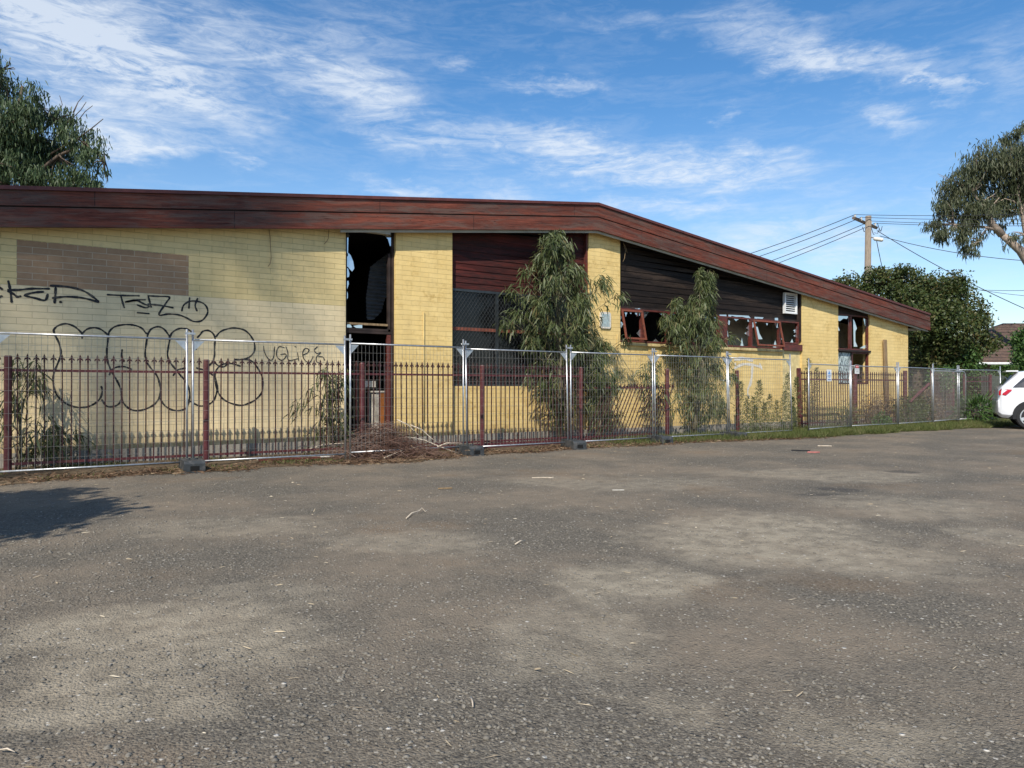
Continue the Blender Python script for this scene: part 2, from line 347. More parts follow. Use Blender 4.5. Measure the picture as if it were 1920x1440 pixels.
def gb(px, py, wpx, hpx, w):
    X, Y = GP(px, py); z_ = CH*F/(py-HY); rz = abs(CH*F/(py-hpx-HY)-CH*F/(py+hpx-HY))/2; rx = wpx/F*z_
    return (X, Y, rz, rx, TH, w)
dust = blobmask(g, P, [gb(1160,1090,190,45,1), gb(1050,1190,160,60,.6), gb(1450,1010,230,55,1), gb(1640,1030,130,30,.8), gb(1700,950,160,22,.6),
    gb(330,1190,300,60,.85), gb(200,1290,260,70,.9), gb(500,1110,170,30,.5), gb(760,1010,180,24,.6), gb(1150,905,220,14,.5), gb(1560,890,200,12,.6),
    gb(1650,1370,200,50,.55), gb(430,990,200,22,.5), gb(1250,1290,120,30,.5), gb(1850,1000,90,20,.7)])
oil = blobmask(g, P, [gb(1560,915,60,6,.8), gb(1545,928,50,5,.7), gb(1680,882,30,3,.7), gb(1600,940,60,5,.4)])
nA = g.noise(P, .7, 6, .6); nB = g.noise(P, 5., 6, .7); nC = g.noise(P, 120., 3, .7); nD = g.noise(P, 420., 2, .6)
vs = g.n('ShaderNodeTexVoronoi'); g.put(vs.inputs['Vector'], P); vs.inputs['Scale'].default_value = 95
vsc = g.xyz(vs.outputs['Color'])[0]
vb = g.n('ShaderNodeTexVoronoi'); g.put(vb.inputs['Vector'], P); vb.inputs['Scale'].default_value = 42
vbc = g.xyz(vb.outputs['Color'])[1]
asp = g.mix(g.rng(nB, .3, .7), (.21,.189,.153), (.265,.238,.192))
asp = g.mix(g.rng(vsc, 0., 1.), g.mix(1., asp, (.62,.62,.63), 'MULTIPLY'), g.mix(1., asp, (1.36,1.34,1.3), 'MULTIPLY'))
asp = g.mix(g.m('MULTIPLY', g.rng(g.noise(P, 38., 4, .75), .42, .6), .45), g.mix(1., asp, (.5,.49,.48), 'MULTIPLY'), asp)
brn = g.mix(g.rng(nC, .3, .7), (.20,.158,.112), (.29,.235,.17))
asp = g.mix(g.m('MULTIPLY', g.rng(nA, .42, .62), g.rng(nB, .25, .6, .3, .8)), asp, brn)
dcol = g.mix(g.rng(nB, .3, .7), (.33,.28,.20), (.40,.345,.255))
dcol = g.mix(g.rng(nC, .55, .7), dcol, (.13,.11,.09))
df = g.m('MULTIPLY', dust, g.rng(g.m('ADD', g.m('MULTIPLY', nB, .6), g.m('MULTIPLY', nC, .4)), .34, .54))
gc = g.mix(g.m('MULTIPLY', df, .82), asp, dcol)
gc = g.mix(g.m('MULTIPLY', oil, .75), gc, (.045,.043,.042))
rust = g.m('MULTIPLY', g.rng(g.noise(P, .55, 4, .6), .58, .72), .5); gc = g.mix(rust, gc, (.20,.135,.08))
gc = g.mix(g.m('MULTIPLY', g.m('GREATER_THAN', vsc, .994), .6), gc, (.60,.57,.50))
gc = g.mix(g.m('MULTIPLY', g.m('GREATER_THAN', vbc, .997), g.rng(vb.outputs['Distance'], .55, .3)), gc, (.62,.58,.5))
hh = g.m('ADD', g.m('MULTIPLY', g.rng(vs.outputs['Distance'], 0., .8, 1., 0.), .6), g.m('MULTIPLY', nC, .6))
hh = g.m('ADD', hh, g.m('MULTIPLY', g.rng(vb.outputs['Distance'], 0., .5, 1., 0.), g.m('MULTIPLY', g.rng(vbc, .6, .9), 1.2)))
hh = g.m('ADD', hh, g.m('MULTIPLY', nB, 2.5))
g.out(gc, .92, 0, g.bump(hh, .9, .009), .18); M_ground = m
M_soil = simple('leafy_soil', (.13,.095,.06), .95, 0, .1, .45, 7, .8, 60, dirt=(.07,.06,.035), ds=4)
M_stone = leafmat('gravel_stone', [(.13,.117,.097), (.16,.144,.118), (.185,.167,.138), (.21,.19,.156), (.25,.225,.185)], .25, .85, 0, 1.)
M_lawn = simple('distant_lawn', (.10,.13,.04), .95, 0, .1, .4, 1.5, .5, 30)
# ================================================================== SETTING
mb = MB(); N = 1
mb.add([(-1200,-1200,0),(1200,-1200,0),(1200,1200,0),(-1200,1200,0)], [(0,1,2,3)])
gr = build('ground', mb, M_ground, recalc=False); tag(gr, 'grey gravelly asphalt car park with pale dusty patches', 'ground', kind='structure')
# soil strip with ragged edge between asphalt and building
mb = MB(); xs = np.arange(-14, 34, .18); pts = []
def verge_y(x):
    base = np.interp(x, [-14, 0, 3, 5, 7, 9.5, 13, 14.5, 20, 25, 27, 34], [11.1, 11.05, 11.1, 10.7, 11.15, 11.15, 10.95, 10.5, 10.55, 10.2, 10.0, 10.0])
    return base+.10*math.sin(x*2.3)+.06*math.sin(x*7.1+1)+.05*math.sin(x*17)
for x in xs: pts.append((x, verge_y(x), .005))
n = len(pts); vs_ = pts+[(x, 13.6 if x < 25 else 19, .005) for x in xs]
mb.add(vs_, [(i, i+1, n+i+1, n+i) for i in range(n-1)])
o = build('earth_strip', mb, M_soil, recalc=False); tag(o, 'brown leafy soil strip along the foot of the building', 'soil', kind='structure')
mb = MB(); mb.box(25.6, 60, 17.5, 19.3, .0, .02); o = build('footpath', mb, M_conc); tag(o, 'pale concrete footpath beyond the far fences', 'footpath', kind='structure')
mb = MB(); mb.add([(25.2,19.31,.012),(80,19.31,.012),(80,40,.012),(25.2,40,.012)], [(0,1,2,3)])
o = build('lawn', mb, M_lawn, recalc=False); tag(o, 'green lawn beyond the footpath', 'lawn', kind='structure')
# ================================================================== BUILDING
WY = 13.25; FYc = 13.0; RX = 10.855; XL = -9.0; XR = 25.02
def zb(x): return 4.956-(.1166 if x < RX else .1129)*abs(x-RX)      # underside of the fascia
def zt(x): return zb(x)+.655-.06*min(1., abs(x-RX)/11.4)
def zw(x): return zb(x)+.10
B = thing('building', 'long low yellow brick building with red timber fascia, broken windows and graffiti', 'building', (RX, WY, 0))
def wall(name, x0, x1, z0, mat, y0=WY, y1=WY+.24, top=None, zb0=None):
    mb = MB(); xs = [x0]+([RX] if x0 < RX < x1 else [])+[x1]
    pts = [(x0, z0), (x1, z0)]
    pts += [(x, (zw(x) if top is None else top)) for x in xs[::-1]]
    mb.prism(pts, y0, y1); return build(name, mb, mat, B)
BZ = .22
X = lambda px: PX(px, WY)
xd0, xd1 = X(648), X(742); xp1 = X(848); xq0, xq1 = X(1104), X(1163); xr0, xr1 = X(1504), X(1572); xs0 = X(1631)
wl = wall('brick_wall', XL, xd0, BZ, M_brL)
wall('brick_pillar', xd1, xp1, BZ, M_br); wall('brick_pillar', xq0, xq1, BZ, M_br); wall('brick_pillar', xr0, xr1, BZ, M_br); wall('brick_wall', xs0, XR, BZ, M_br)
RD = .12   # recess depth
sillA = PZ(975, 724, WY); wall('low_wall', xp1, xq0, BZ, M_br, WY+RD, WY+.3, sillA)
sillB = PZ(1162, 640, WY); xm = X(1468)
wall('low_wall', xq1, xm, BZ, M_br, WY+.03, WY+.3, sillB-.09)
mb = MB(); mb.box(xm, xr0, WY+.06, WY+.3, BZ, PZ(1480, 655, WY)-.04); build('render_panel', mb, simple('pale_yellow_render', (.62,.50,.24), .8), B)
mb = MB(); mb.box(xm-.012, xm+.012, WY+.02, WY+.08, BZ, PZ(1470, 652, WY)-.04); build('cover_strip', mb, M_br, B)
wall('low_wall', xr1, xs0, BZ, M_br, WY+.05, WY+.3, PZ(1600, 720, WY))
# plinth
mb = MB(); mb.box(XL, xd0-.003, WY-.05, WY+.2, 0, BZ); mb.box(xd1+.003, XR+.02, WY-.035, WY+.2, 0, BZ); build('plinth', mb, M_conc, B)
# side and rear walls, floor, ceiling, roof
DEP = 11.
for (nm, x0, x1) in (('end_wall', XR-.24, XR), ('end_wall', XL, XL+.24)):
    mb = MB(); mb.box(x0, x1, WY+.243, WY+DEP, 0, zw(x1)); build(nm, mb, M_brS, B)
mb = MB(); mb.box(XL, XR, WY+DEP+.003, WY+DEP+.2, 0, 3.3); build('rear_wall', mb, M_br, B)
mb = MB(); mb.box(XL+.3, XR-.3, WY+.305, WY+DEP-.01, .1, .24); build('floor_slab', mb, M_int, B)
def slab(mb, x0, x1, y0, y1, d0, d1, fz=zb):
    for a, b in ((x0, min(x1, RX)), (max(x0, RX), x1)):
        if b <= a: continue
        e = .0005 if a >= RX else 0
        vs = [(a+e, y0, fz(a)+d0), (b, y0, fz(b)+d0), (b, y1, fz(b)+d0), (a+e, y1, fz(a)+d0), (a+e, y0, fz(a)+d1), (b, y0, fz(b)+d1), (b, y1, fz(b)+d1), (a+e, y1, fz(a)+d1)]
        mb.add(vs, [(3,2,1,0),(4,5,6,7),(0,1,5,4),(1,2,6,5),(2,3,7,6),(3,0,4,7)])
XE = 26.03; XLE = XL-.7
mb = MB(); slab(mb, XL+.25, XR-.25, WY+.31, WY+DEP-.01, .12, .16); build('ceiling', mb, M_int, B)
# interior partitions
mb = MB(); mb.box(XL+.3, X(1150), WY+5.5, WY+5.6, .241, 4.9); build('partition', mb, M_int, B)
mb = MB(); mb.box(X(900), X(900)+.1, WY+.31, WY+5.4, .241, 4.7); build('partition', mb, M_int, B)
mb = MB(); mb.box(X(1300), XR-.3, WY+1.9, WY+2.0, .241, 3.9); build('partition', mb, M_intl, B)
mb = MB(); mb.box(X(1545), X(1545)+.1, WY+.31, WY+1.89, .241, 3.4); build('partition', mb, M_intl, B)
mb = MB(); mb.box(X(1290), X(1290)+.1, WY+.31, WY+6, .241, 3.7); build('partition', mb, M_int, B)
mb = MB(); slab(mb, XLE, XE, FYc+.065, WY+DEP+.5, .50, .53)
rf = build('roof', mb, simple('grey_roof_sheet', (.22,.2,.19), .6, .3), B)
mb = MB(); slab(mb, XLE, XE-.02, FYc+.058, WY+.002, .035, .05); build('soffit', mb, M_soff, B)
mb = MB(); slab(mb, PX(640, FYc), XE-.05, FYc+.058, FYc+.085, -.055, .032); build('soffit_bead', mb, M_soff, B)
mb = MB(); slab(mb, XLE, XE, FYc, FYc+.04, 0, .298); build('fascia_board', mb, M_fasc, B)
mb = MB(); slab(mb, XLE, XE-.01, FYc+.046, FYc+.056, .01, .52); build('fascia_backing', mb, M_dktrim, B)
mb = MB()
for a, b in ((XLE, RX), (RX, XE)):
    e = .0005 if a >= RX else 0
    vs = [(a+e, FYc+.012, zb(a)+.328), (b, FYc+.012, zb(b)+.328), (b, FYc+.045, zb(b)+.328), (a+e, FYc+.045, zb(a)+.328),
          (a+e, FYc+.012, zt(a)-.06), (b, FYc+.012, zt(b)-.06), (b, FYc+.045, zt(b)-.06), (a+e, FYc+.045, zt(a)-.06)]
    mb.add(vs, [(3,2,1,0),(4,5,6,7),(0,1,5,4),(1,2,6,5),(2,3,7,6),(3,0,4,7)])
build('fascia_board', mb, M_fasc, B)
mb = MB()
for a, b in ((XLE, RX), (RX, XE)):
    e = .0005 if a >= RX else 0
    vs = [(a+e, FYc-.02, zt(a)-.058), (b, FYc-.02, zt(b)-.058), (b, FYc+.05, zt(b)-.058), (a+e, FYc+.05, zt(a)-.058),
          (a+e, FYc-.02, zt(a)), (b, FYc-.02, zt(b)), (b, FYc+.05, zt(b)), (a+e, FYc+.05, zt(a))]
    mb.add(vs, [(3,2,1,0),(4,5,6,7),(0,1,5,4),(1,2,6,5),(2,3,7,6),(3,0,4,7)])
build('roof_capping', mb, simple('maroon_capping', (.11,.035,.03), .5, .1), B)
mb = MB(); mb.box(XE-.04, XE, FYc+.052, WY+DEP+.4, zb(XE)+.12, zb(XE)+.5); build('eaves_board', mb, M_trimred, B)
mb = MB(); mb.prism([(XE-.18, zb(XE)+.02), (XE-.05, zb(XE)+.02), (XE-.045, zb(XE)+.11), (XE-.19, zb(XE)+.11)], FYc+.3, WY+DEP+.3); mb.box(XR+.05, XE-.2, FYc+.45, FYc+.5, zb(XE)+.03, zb(XE)+.06)
build('gutter', mb, M_white, B)
# --- weatherboards
def boards(name, x0, x1, z0, y, mat, h=.138, ztop=None):
    mb = MB(); z = z0; k = 0
    while z < zw(min(max(RX, x0), x1)):
        def top(x): return min(z+h+.012, zw(x) if ztop is None else ztop)
        xs = [x0] + ([RX] if x0 < RX < x1 else []) + [x1]
        if ztop is None and z > zw(x0) : xs[0] = RX-(4.956+.10-z)/.1166+.01
        if ztop is None and z > zw(x1): xs[-1] = RX+(4.956+.10-z)/.1129-.01
        if xs[-1]-xs[0] < .05: break
        for a, b in zip(xs[:-1], xs[1:]):
            if b-a < .02: continue
            vs = [(a, y, z), (b, y, z), (b, y+.022, z), (a, y+.022, z), (a, y+.016, top(a)), (b, y+.016, top(b)), (b, y+.022, top(b)), (a, y+.022, top(a))]
            mb.add(vs, [(3,2,1,0),(4,5,6,7),(0,1,5,4),(1,2,6,5),(2,3,7,6),(3,0,4,7)])
        z += h
    return build(name, mb, mat, B)
zA = PZ(975, 549, WY)
boards('weatherboard_cladding', xp1+.005, xq0-.005, zA, WY+RD+.01, M_wbred)
zBt = PZ(1163, 576, WY)
boards('weatherboard_cladding', xq1+.005, xr0-.06, zBt+.05, WY+RD+.01, M_wbblk, .15)
mb = MB(); mb.box(xq1, xr0-.005, WY+RD-.02, WY+RD+.06, zBt-.0, zBt+.05); build('window_head', mb, M_dktrim, B)
mb = MB(); mb.box(xr0-.055, xr0-.004, WY+.02, WY+.2, PZ(1503, 640, WY), zw(xr0)); build('corner_post', mb, M_dktrim, B)
mb = MB(); mb.box(xq0-.05, xq0-.004, WY+.03, WY+.13, sillA, zw(xq0)); build('corner_post', mb, M_trimred, B)
# --- broken shard helper: polygon given in local (x,z)
def shard(parent, name, pts, y, mat=M_shard):
    mb = MB(); mb.prism(pts, y, y+.005); return build(name, mb, mat, parent)
def frame(name, x0, x1, z0, z1, y0, y1, t, mat, parent):
    mb = MB(); mb.box(x0, x1, y0, y1, z0, z0+t); mb.box(x0, x1, y0, y1, z1-t, z1); mb.box(x0, x0+t, y0, y1, z0+t, z1-t); mb.box(x1-t, x1, y0, y1, z0+t, z1-t)
    return build(name, mb, mat, parent)
def pz(L, Y=WY+.1): return [(PX(a, Y), PZ(a, b, Y)) for a, b in L]
# --- tall doorway with broken window over it
dw0, dw1 = xd0+.01, xd1-.01; zD0 = BZ; zTr = PZ(700, 617, WY)
dwn = D.objects
o = frame('window_frame', dw0, dw1, zTr-.03, zb(dw1)-.015, WY+.08, WY+.16, .045, M_dktrim, B)
mb = MB(); mb.box(dw1-.12, dw1-.07, WY+.08, WY+.16, zTr-.03, PZ(735, 475, WY)); build('window_mullion', mb, M_dktrim, o)
Yg = WY+.1
for L in ([(650,437),(653,437),(655,441),(653,446),(652,480),(650,481)], [(650,475),(653,474),(657,478),(662,490),(664,503),(660,509),(655,504),(652,500),(650,500)],
          [(650,501),(653,505),(655,513),(654,519),(650,520)], [(650,527),(653,526),(654,532),(651,541),(650,541)], [(650,545),(652,550),(652,558),(650,562)],
          [(718,437),(737,437),(737,461),(731,461),(727,448),(722,443)], [(649,610),(655,606),(660,613),(652,618),(649,618)],
          [(662,611),(679,608),(679,616),(668,615)]):
    shard(o, 'glass_shard', pz(L, Yg), Yg)
mb = MB(); mb.box(X(651), X(735), WY+.09, WY+.13, PZ(690, 609, WY), PZ(690, 605, WY)); build('timber_rail', mb, M_timber, o)
dr = frame('door_frame', dw0, dw1, zD0, zTr-.035, WY+.08, WY+.16, .05, M_dktrim, B)
mb = MB(); mb.box(dw1-.14, dw1-.06, WY+.09, WY+.15, zD0+.05, zTr-.09); build('door_stile', mb, M_trimred, dr)
# batten light over the door
mb = MB(); lx0, lx1 = PX(673, FYc+.1), PX(731, FYc+.1); lz = zb((lx0+lx1)/2)
mb.box(lx0, lx1, FYc+.07, FYc+.19, lz-.06, lz+.01); mb.box(lx0+.08, lx0+.11, FYc+.06, FYc+.2, lz-.065, lz-.0); mb.box(lx1-.11, lx1-.08, FYc+.06, FYc+.2, lz-.065, lz-.0)
build('batten_light', mb, M_soff, B)
# hanging corrugated sheet inside the doorway, cabinet, paper: things in the room
mb = MB(); Yc = WY+.9; c = pz([(686,560),(694,500),(733,470),(734,545),(722,560),(715,585),(700,600),(688,600)], Yc)
zs = np.arange(PZ(700,602,Yc), PZ(700,470,Yc), .02)
vs_ = []; fs_ = []
def xr_at(z):
    ins = []
    for (a, b), (c2, d2) in zip(c, c[1:]+c[:1]):
        if (b-z)*(d2-z) < 0: ins.append(a+(c2-a)*(z-b)/(d2-b))
    return (min(ins), max(ins)) if len(ins) > 1 else None
for i, z in enumerate(zs):
    r = xr_at(z)
    if r is None: continue
    k = len(vs_); yy = Yc+.022*math.cos(i*math.pi/2*1.0)
    vs_ += [(r[0], yy, z), (r[1], yy, z)]
    if k >= 2: fs_.append((k-2, k-1, k+1, k))
mb.add(vs_, fs_); o = build('corrugated_sheet', mb, simple('dark_corrugated_metal', (.16,.165,.17), .45, .3, .5), recalc=False)
md = o.modifiers.new('thick', 'SOLIDIFY'); md.thickness = .003
origin(o, (c[0][0], Yc, zs[0])); tag(o, 'torn dark corrugated sheet hanging inside the tall broken doorway', 'metal sheet')
Yk = WY+.42; kx0, kx1 = PX(706, Yk), PX(745, Yk); kz = PZ(720, 733, Yk)
cb = thing('cabinet', 'orange-brown cabinet with pale top standing inside the open doorway', 'cabinet', (kx0, Yk, .241))
mb = MB(); mb.box(kx0, kx1, Yk, Yk+.5, .241, kz-.03); build('carcass', mb, M_intl, cb)
mb = MB(); mb.box(kx0+.07, kx1, Yk-.02, Yk-.001, .33, kz-.05); build('door', mb, M_orange, cb)
mb = MB(); mb.box(kx0-.03, kx1, Yk-.03, Yk+.5, kz-.029, kz); build('worktop', mb, M_dirtw, cb)
mb = MB(); xx = PX(694, Yk+.3); mb.box(xx-.12, xx+.12, Yk+.3, Yk+.33, PZ(694,726,Yk), PZ(694,714,Yk)); o = build('switch_box', mb, M_intl)
origin(o, (xx, Yk+.33, PZ(694,726,Yk))); tag(o, 'small pale box on the dark wall inside the open doorway', 'box')
# --- window A: behind diamond grille
wy = WY+RD
wA = frame('window', xp1+.01, xq0-.055, sillA, zA-.005, wy, wy+.07, .05, M_steeld, B)
mb = MB(); xm1 = X(938); mb.box(xm1-.03, xm1+.03, wy, wy+.07, sillA+.05, zA-.055); build('mullion', mb, M_steeld, wA)
mb = MB(); zr = PZ(900, 617, WY); mb.box(xp1+.06, xq0-.1, wy+.03, wy+.09, zr-.035, zr+.035); build('transom', mb, simple('bright_red_trim', (.25,.08,.05), .6), wA)
mb = MB(); mb.box(xp1+.06, xq0-.1, wy+.062, wy+.068, sillA+.05, zA-.055); build('pane', mb, M_glass, wA)
mb = MB(); gx0, gx1, gz0, gz1 = xp1+.06, xq0-.11, sillA+.05, zA-.055; sp = .085; hgt = gz1-gz0
def clipseg(x0, z0, x1, z1):
    t0, t1 = 0., 1.; dx_, dz_ = x1-x0, z1-z0
    for p, q in ((-dx_, x0-gx0), (dx_, gx1-x0), (-dz_, z0-gz0), (dz_, gz1-z0)):
        if p == 0:
            if q < 0: return None
        else:
            r = q/p
            if p < 0: t0 = max(t0, r)
            else: t1 = min(t1, r)
    return (x0+dx_*t0, z0+dz_*t0, x0+dx_*t1, z0+dz_*t1) if t0 < t1 else None
sl_ = 1.45; k = gx0-hgt/sl_
while k < gx1:
    for q in ((k, gz0, k+hgt/sl_, gz1), (k, gz1, k+hgt/sl_, gz0)):
        cseg = clipseg(*q)
        if cseg: mb.tube([(cseg[0], wy-.008, cseg[1]), (cseg[2], wy-.008, cseg[3])], .0035, 4, cap=False)
    k += sp
build('diamond_grille', mb, simple('grille_wire', (.045,.048,.05), .5, .2, .5), wA, recalc=False)
# --- window strip B
zs0 = sillB; zs1 = zBt; stripY = WY+.05
mb = MB(); mb.box(xq1, xm+.02, WY-.03, WY+.2, sillB-.09, sillB-.02); build('window_sill', mb, simple('yellow_sill', (.58,.46,.22), .7, dirt=(.3,.2,.1), ds=4), B)
cols = [1164, 1208, 1256, 1303, 1352, 1365, 1412, 1466, 1501]
opened = {0: .22, 3: .0, 4: .15, 6: .22}
shards = {0: [[(1191,578),(1202,578),(1203,591),(1195,593),(1191,588)]],
          3: [[(1349,590),(1362,590),(1364,605),(1362,612),(1356,611),(1352,598)], [(1360,617),(1364,617),(1366,632),(1360,628)]],
          4: [], 5: [[(1366,590),(1404,592),(1408,597),(1400,596),(1392,594),(1380,594),(1372,592),(1369,597),(1366,596)], [(1401,596),(1408,597),(1408,604),(1402,603)], [(1366,600),(1369,602),(1368,609),(1366,609)]],
          6: [[(1415,594),(1432,595),(1430,598),(1420,597),(1418,606),(1415,605)], [(1416,612),(1421,613),(1424,625),(1430,636),(1418,636)], [(1453,596),(1459,596),(1460,615),(1455,614),(1453,606)]], 7: [[(1494,612),(1497,612),(1497,618),(1494,617)]]}
for i in range(len(cols)-1):
    x0, x1 = X(cols[i]), X(cols[i+1]); z0 = zs0 if i < 7 else PZ(1480, 644, WY)
    if i == 4: # mullion pair
        mb = MB(); mb.box(x0, x1, stripY, stripY+.09, z0, zs1-.004); build('window_mullion', mb, M_trimred, B); continue
    w = frame('window', x0+.002, x1-.002, z0, zs1-.003, stripY, stripY+.09, .04, M_trimred, B)
    op = opened.get(i, 0)
    if op:
        M_ = Matrix.Translation((0, stripY-.005, zs1-.05)) @ Matrix.Rotation(-op, 4, 'X') @ Matrix.Translation((0, -(stripY-.005), -(zs1-.05)))
        mb = MB(); a, b, c0, d0 = x0+.045, x1-.045, z0+.03, zs1-.05
        for q in ((a, b, c0, c0+.045), (a, b, d0-.045, d0), (a, a+.045, c0+.045, d0-.045), (b-.045, b, c0+.045, d0-.045)):
            mb.box(q[0], q[1], stripY-.04, stripY-.005, q[2], q[3], 0, M_)
        s_ = build('sash', mb, simple('worn_orange_red_sash', (.20,.06,.035), .65, 0, .3, .35, 6, .3, 60, dirt=(.07,.035,.025), ds=6) if 'worn_orange_red_sash' not in D.materials else D.materials['worn_orange_red_sash'], w)
    for L in shards.get(i, []):
        shard(w, 'glass_shard', pz(L, stripY+.03), stripY+.03)
mb = MB(); mb.box(xm, xr0-.004, WY-.02, WY+.14, PZ(1480, 655, WY)-.035, PZ(1480, 645, WY)-.005); build('window_sill', mb, M_trimred, B)
jr = random.Random(12)
def jag(w, x0, x1, z0, z1, y, n, mat=M_shard):
    for k in range(n):
        e = jr.randrange(4); a = jr.random(); wd = jr.uniform(.05,.17); hh2 = jr.uniform(.06,.26); c = jr.uniform(-.4,.4)
        if e < 2:
            xx = x0+(x1-x0)*a; zz = z0 if e == 0 else z1; sg = 1 if e == 0 else -1; pts = [(max(x0,xx-wd), zz), (min(x1,xx+wd), zz), (xx+c*wd+wd*.3, zz+sg*hh2*.6), (xx+c*wd, zz+sg*hh2)]
        else:
            zz = z0+(z1-z0)*a; xx = x0 if e == 2 else x1; sg = 1 if e == 2 else -1; pts = [(xx, max(z0,zz-wd)), (xx, min(z1,zz+wd)), (xx+sg*hh2*.6, zz+c*wd+wd*.3), (xx+sg*hh2, zz+c*wd)]
        shard(w, 'glass_shard', pts, y+.0015*k, mat)
for i, w in enumerate([q for q in B.children if q.name.split('.')[0] == 'window' and len(q.data.vertices) == 32 and q is not wA]):
    xs2 = [v.co.x+RX for v in w.data.vertices]; zs2 = [v.co.z for v in w.data.vertices]; jag(w, min(xs2)+.04, max(xs2)-.04, min(zs2)+.04, max(zs2)-.04, stripY+.05, 5)
# white louvre vent
lv0, lv1 = X(1474), X(1497); lz0, lz1 = PZ(1485, 588, WY), PZ(1485, 549, WY)
lv = frame('louvre_vent', lv0, lv1, lz0, lz1, WY+.03, WY+.11, .045, M_white, B)
mb = MB(); k = 9
for i in range(k):
    z = lz0+.06+(lz1-lz0-.12)*i/(k-1); mb.box(lv0+.046, lv1-.046, -.03, .03, -.005, .005, 0, Matrix.Translation((0, WY+.08, z)) @ Matrix.Rotation(.6, 4, 'X'))
build('louvre_blades', mb, M_white, lv)
# --- window C
zc1 = PZ(1600, 590, WY); zc0 = PZ(1600, 656, WY); zcb = PZ(1600, 720, WY); xc = X(1598)
mb = MB(); mb.prism([(xr1+.004, zc1), (xs0-.004, zc1), (xs0-.004, zw(xs0)), (xr1+.004, zw(xr1))], WY+.06, WY+.1); build('head_panel', mb, M_dktrim, B)
w1 = frame('window', xr1+.004, xc, zc0, zc1-.003, WY+.04, WY+.12, .04, M_trimred, B); w2 = frame('window', xc+.002, xs0-.004, zc0, zc1-.003, WY+.04, WY+.12, .045, M_trimred, B)
for L in ([(1572,592),(1592,593),(1588,598),(1582,597),(1575,602),(1572,601)], [(1590,594),(1594,594),(1595,640),(1592,645),(1592,615)], [(1572,612),(1575,620),(1572,620)]): shard(w1, 'glass_shard', pz(L, WY+.08), WY+.08)
for L in ([(1600,598),(1603,603),(1607,616),(1604,621),(1604,640),(1608,650),(1601,650)], [(1619,596),(1625,600),(1626,618),(1622,610)], [(1620,648),(1626,646),(1627,653),(1612,653)]): shard(w2, 'glass_shard', pz(L, WY+.08), WY+.08)
mb = MB(); mb.box(xr1-.02, xs0+.03, WY-.03, WY+.12, zc0-.06, zc0-.003); build('transom', mb, M_dktrim, B)
w3 = frame('window', xr1+.004, xc+.05, zcb+.003, zc0-.063, WY+.04, WY+.12, .03, M_dktrim, B)
mb = MB(); mb.box(xr1+.035, xc+.019, WY+.075, WY+.085, zcb+.034, zc0-.094); build('pane', mb, M_crazed, w3)
frame('window', xc+.055, xs0-.004, zcb+.003, zc0-.063, WY+.04, WY+.12, .05, M_trimred, B)
# --- wall furniture
Yp = WY-.03
mb = MB(); a0, a1, b0, b1 = X(1124), X(1144), PZ(1134, 616, WY), PZ(1134, 585, WY)
r_ = .06; pts = []
for cx, cz, s0 in ((a1-r_, b0+r_, -90), (a1-r_, b1-r_, 0), (a0+r_, b1-r_, 90), (a0+r_, b0+r_, 180)):
    for k in range(4): aa = math.radians(s0+k*30); pts.append((cx+r_*math.cos(aa), cz+r_*math.sin(aa)))
mb.prism(pts, WY-.035, WY-.001)
pl = build('vent_plate', mb, M_dirtw, B)
mb = MB()
for r in range(11):
    for cc in range(5):
        xx = a0+.07+(a1-a0-.14)*cc/4; zz = b0+.06+(b1-b0-.12)*r/10; mb.box(xx-.022, xx+.022, WY-.038, WY-.0355, zz-.012, zz+.006)
build('grille_slots', mb, simple('faded_teal_slots', (.28,.42,.46), .7, var=.4, scale=30), pl)
def pipe(name, pts, r, mat, par=B): mb = MB(); mb.tube(pts, r, 6); return build(name, mb, mat, par, smooth=True)
pipe('conduit', [(X(794), WY-.02, PZ(794, 585, WY)), (X(794), WY-.02, BZ+.3)], .012, simple('conduit_paint', (.5,.38,.16), .7))
pipe('conduit', [(X(1157), WY-.02, PZ(1157, 627, WY)), (X(1157), WY-.02, BZ+.3)], .01, D.materials['conduit_paint'])
pipe('dangling_cable', [(X(a), WY-.04, PZ(a, b, WY)) for a, b in [(503,430),(505,450),(506,470),(507,485),(505,495),(501,500)]], .006, simple('tan_cable', (.25,.17,.09), .7))
pipe('dangling_cable', [(X(a), WY-.04, PZ(a, b, WY)) for a, b in [(615,431),(614,447),(611,453),(606,458)]], .006, D.materials['tan_cable'])
pipe('dangling_cable', [(X(a), WY-.02, PZ(a, b, WY)) for a, b in [(1168,455),(1172,470),(1170,485),(1167,491)]], .006, D.materials['tan_cable'])
pipe('dangling_cable', [(X(a), WY-.02, PZ(a, b, WY)) for a, b in [(1168,455),(1173,465),(1175,474)]], .005, D.materials['tan_cable'])
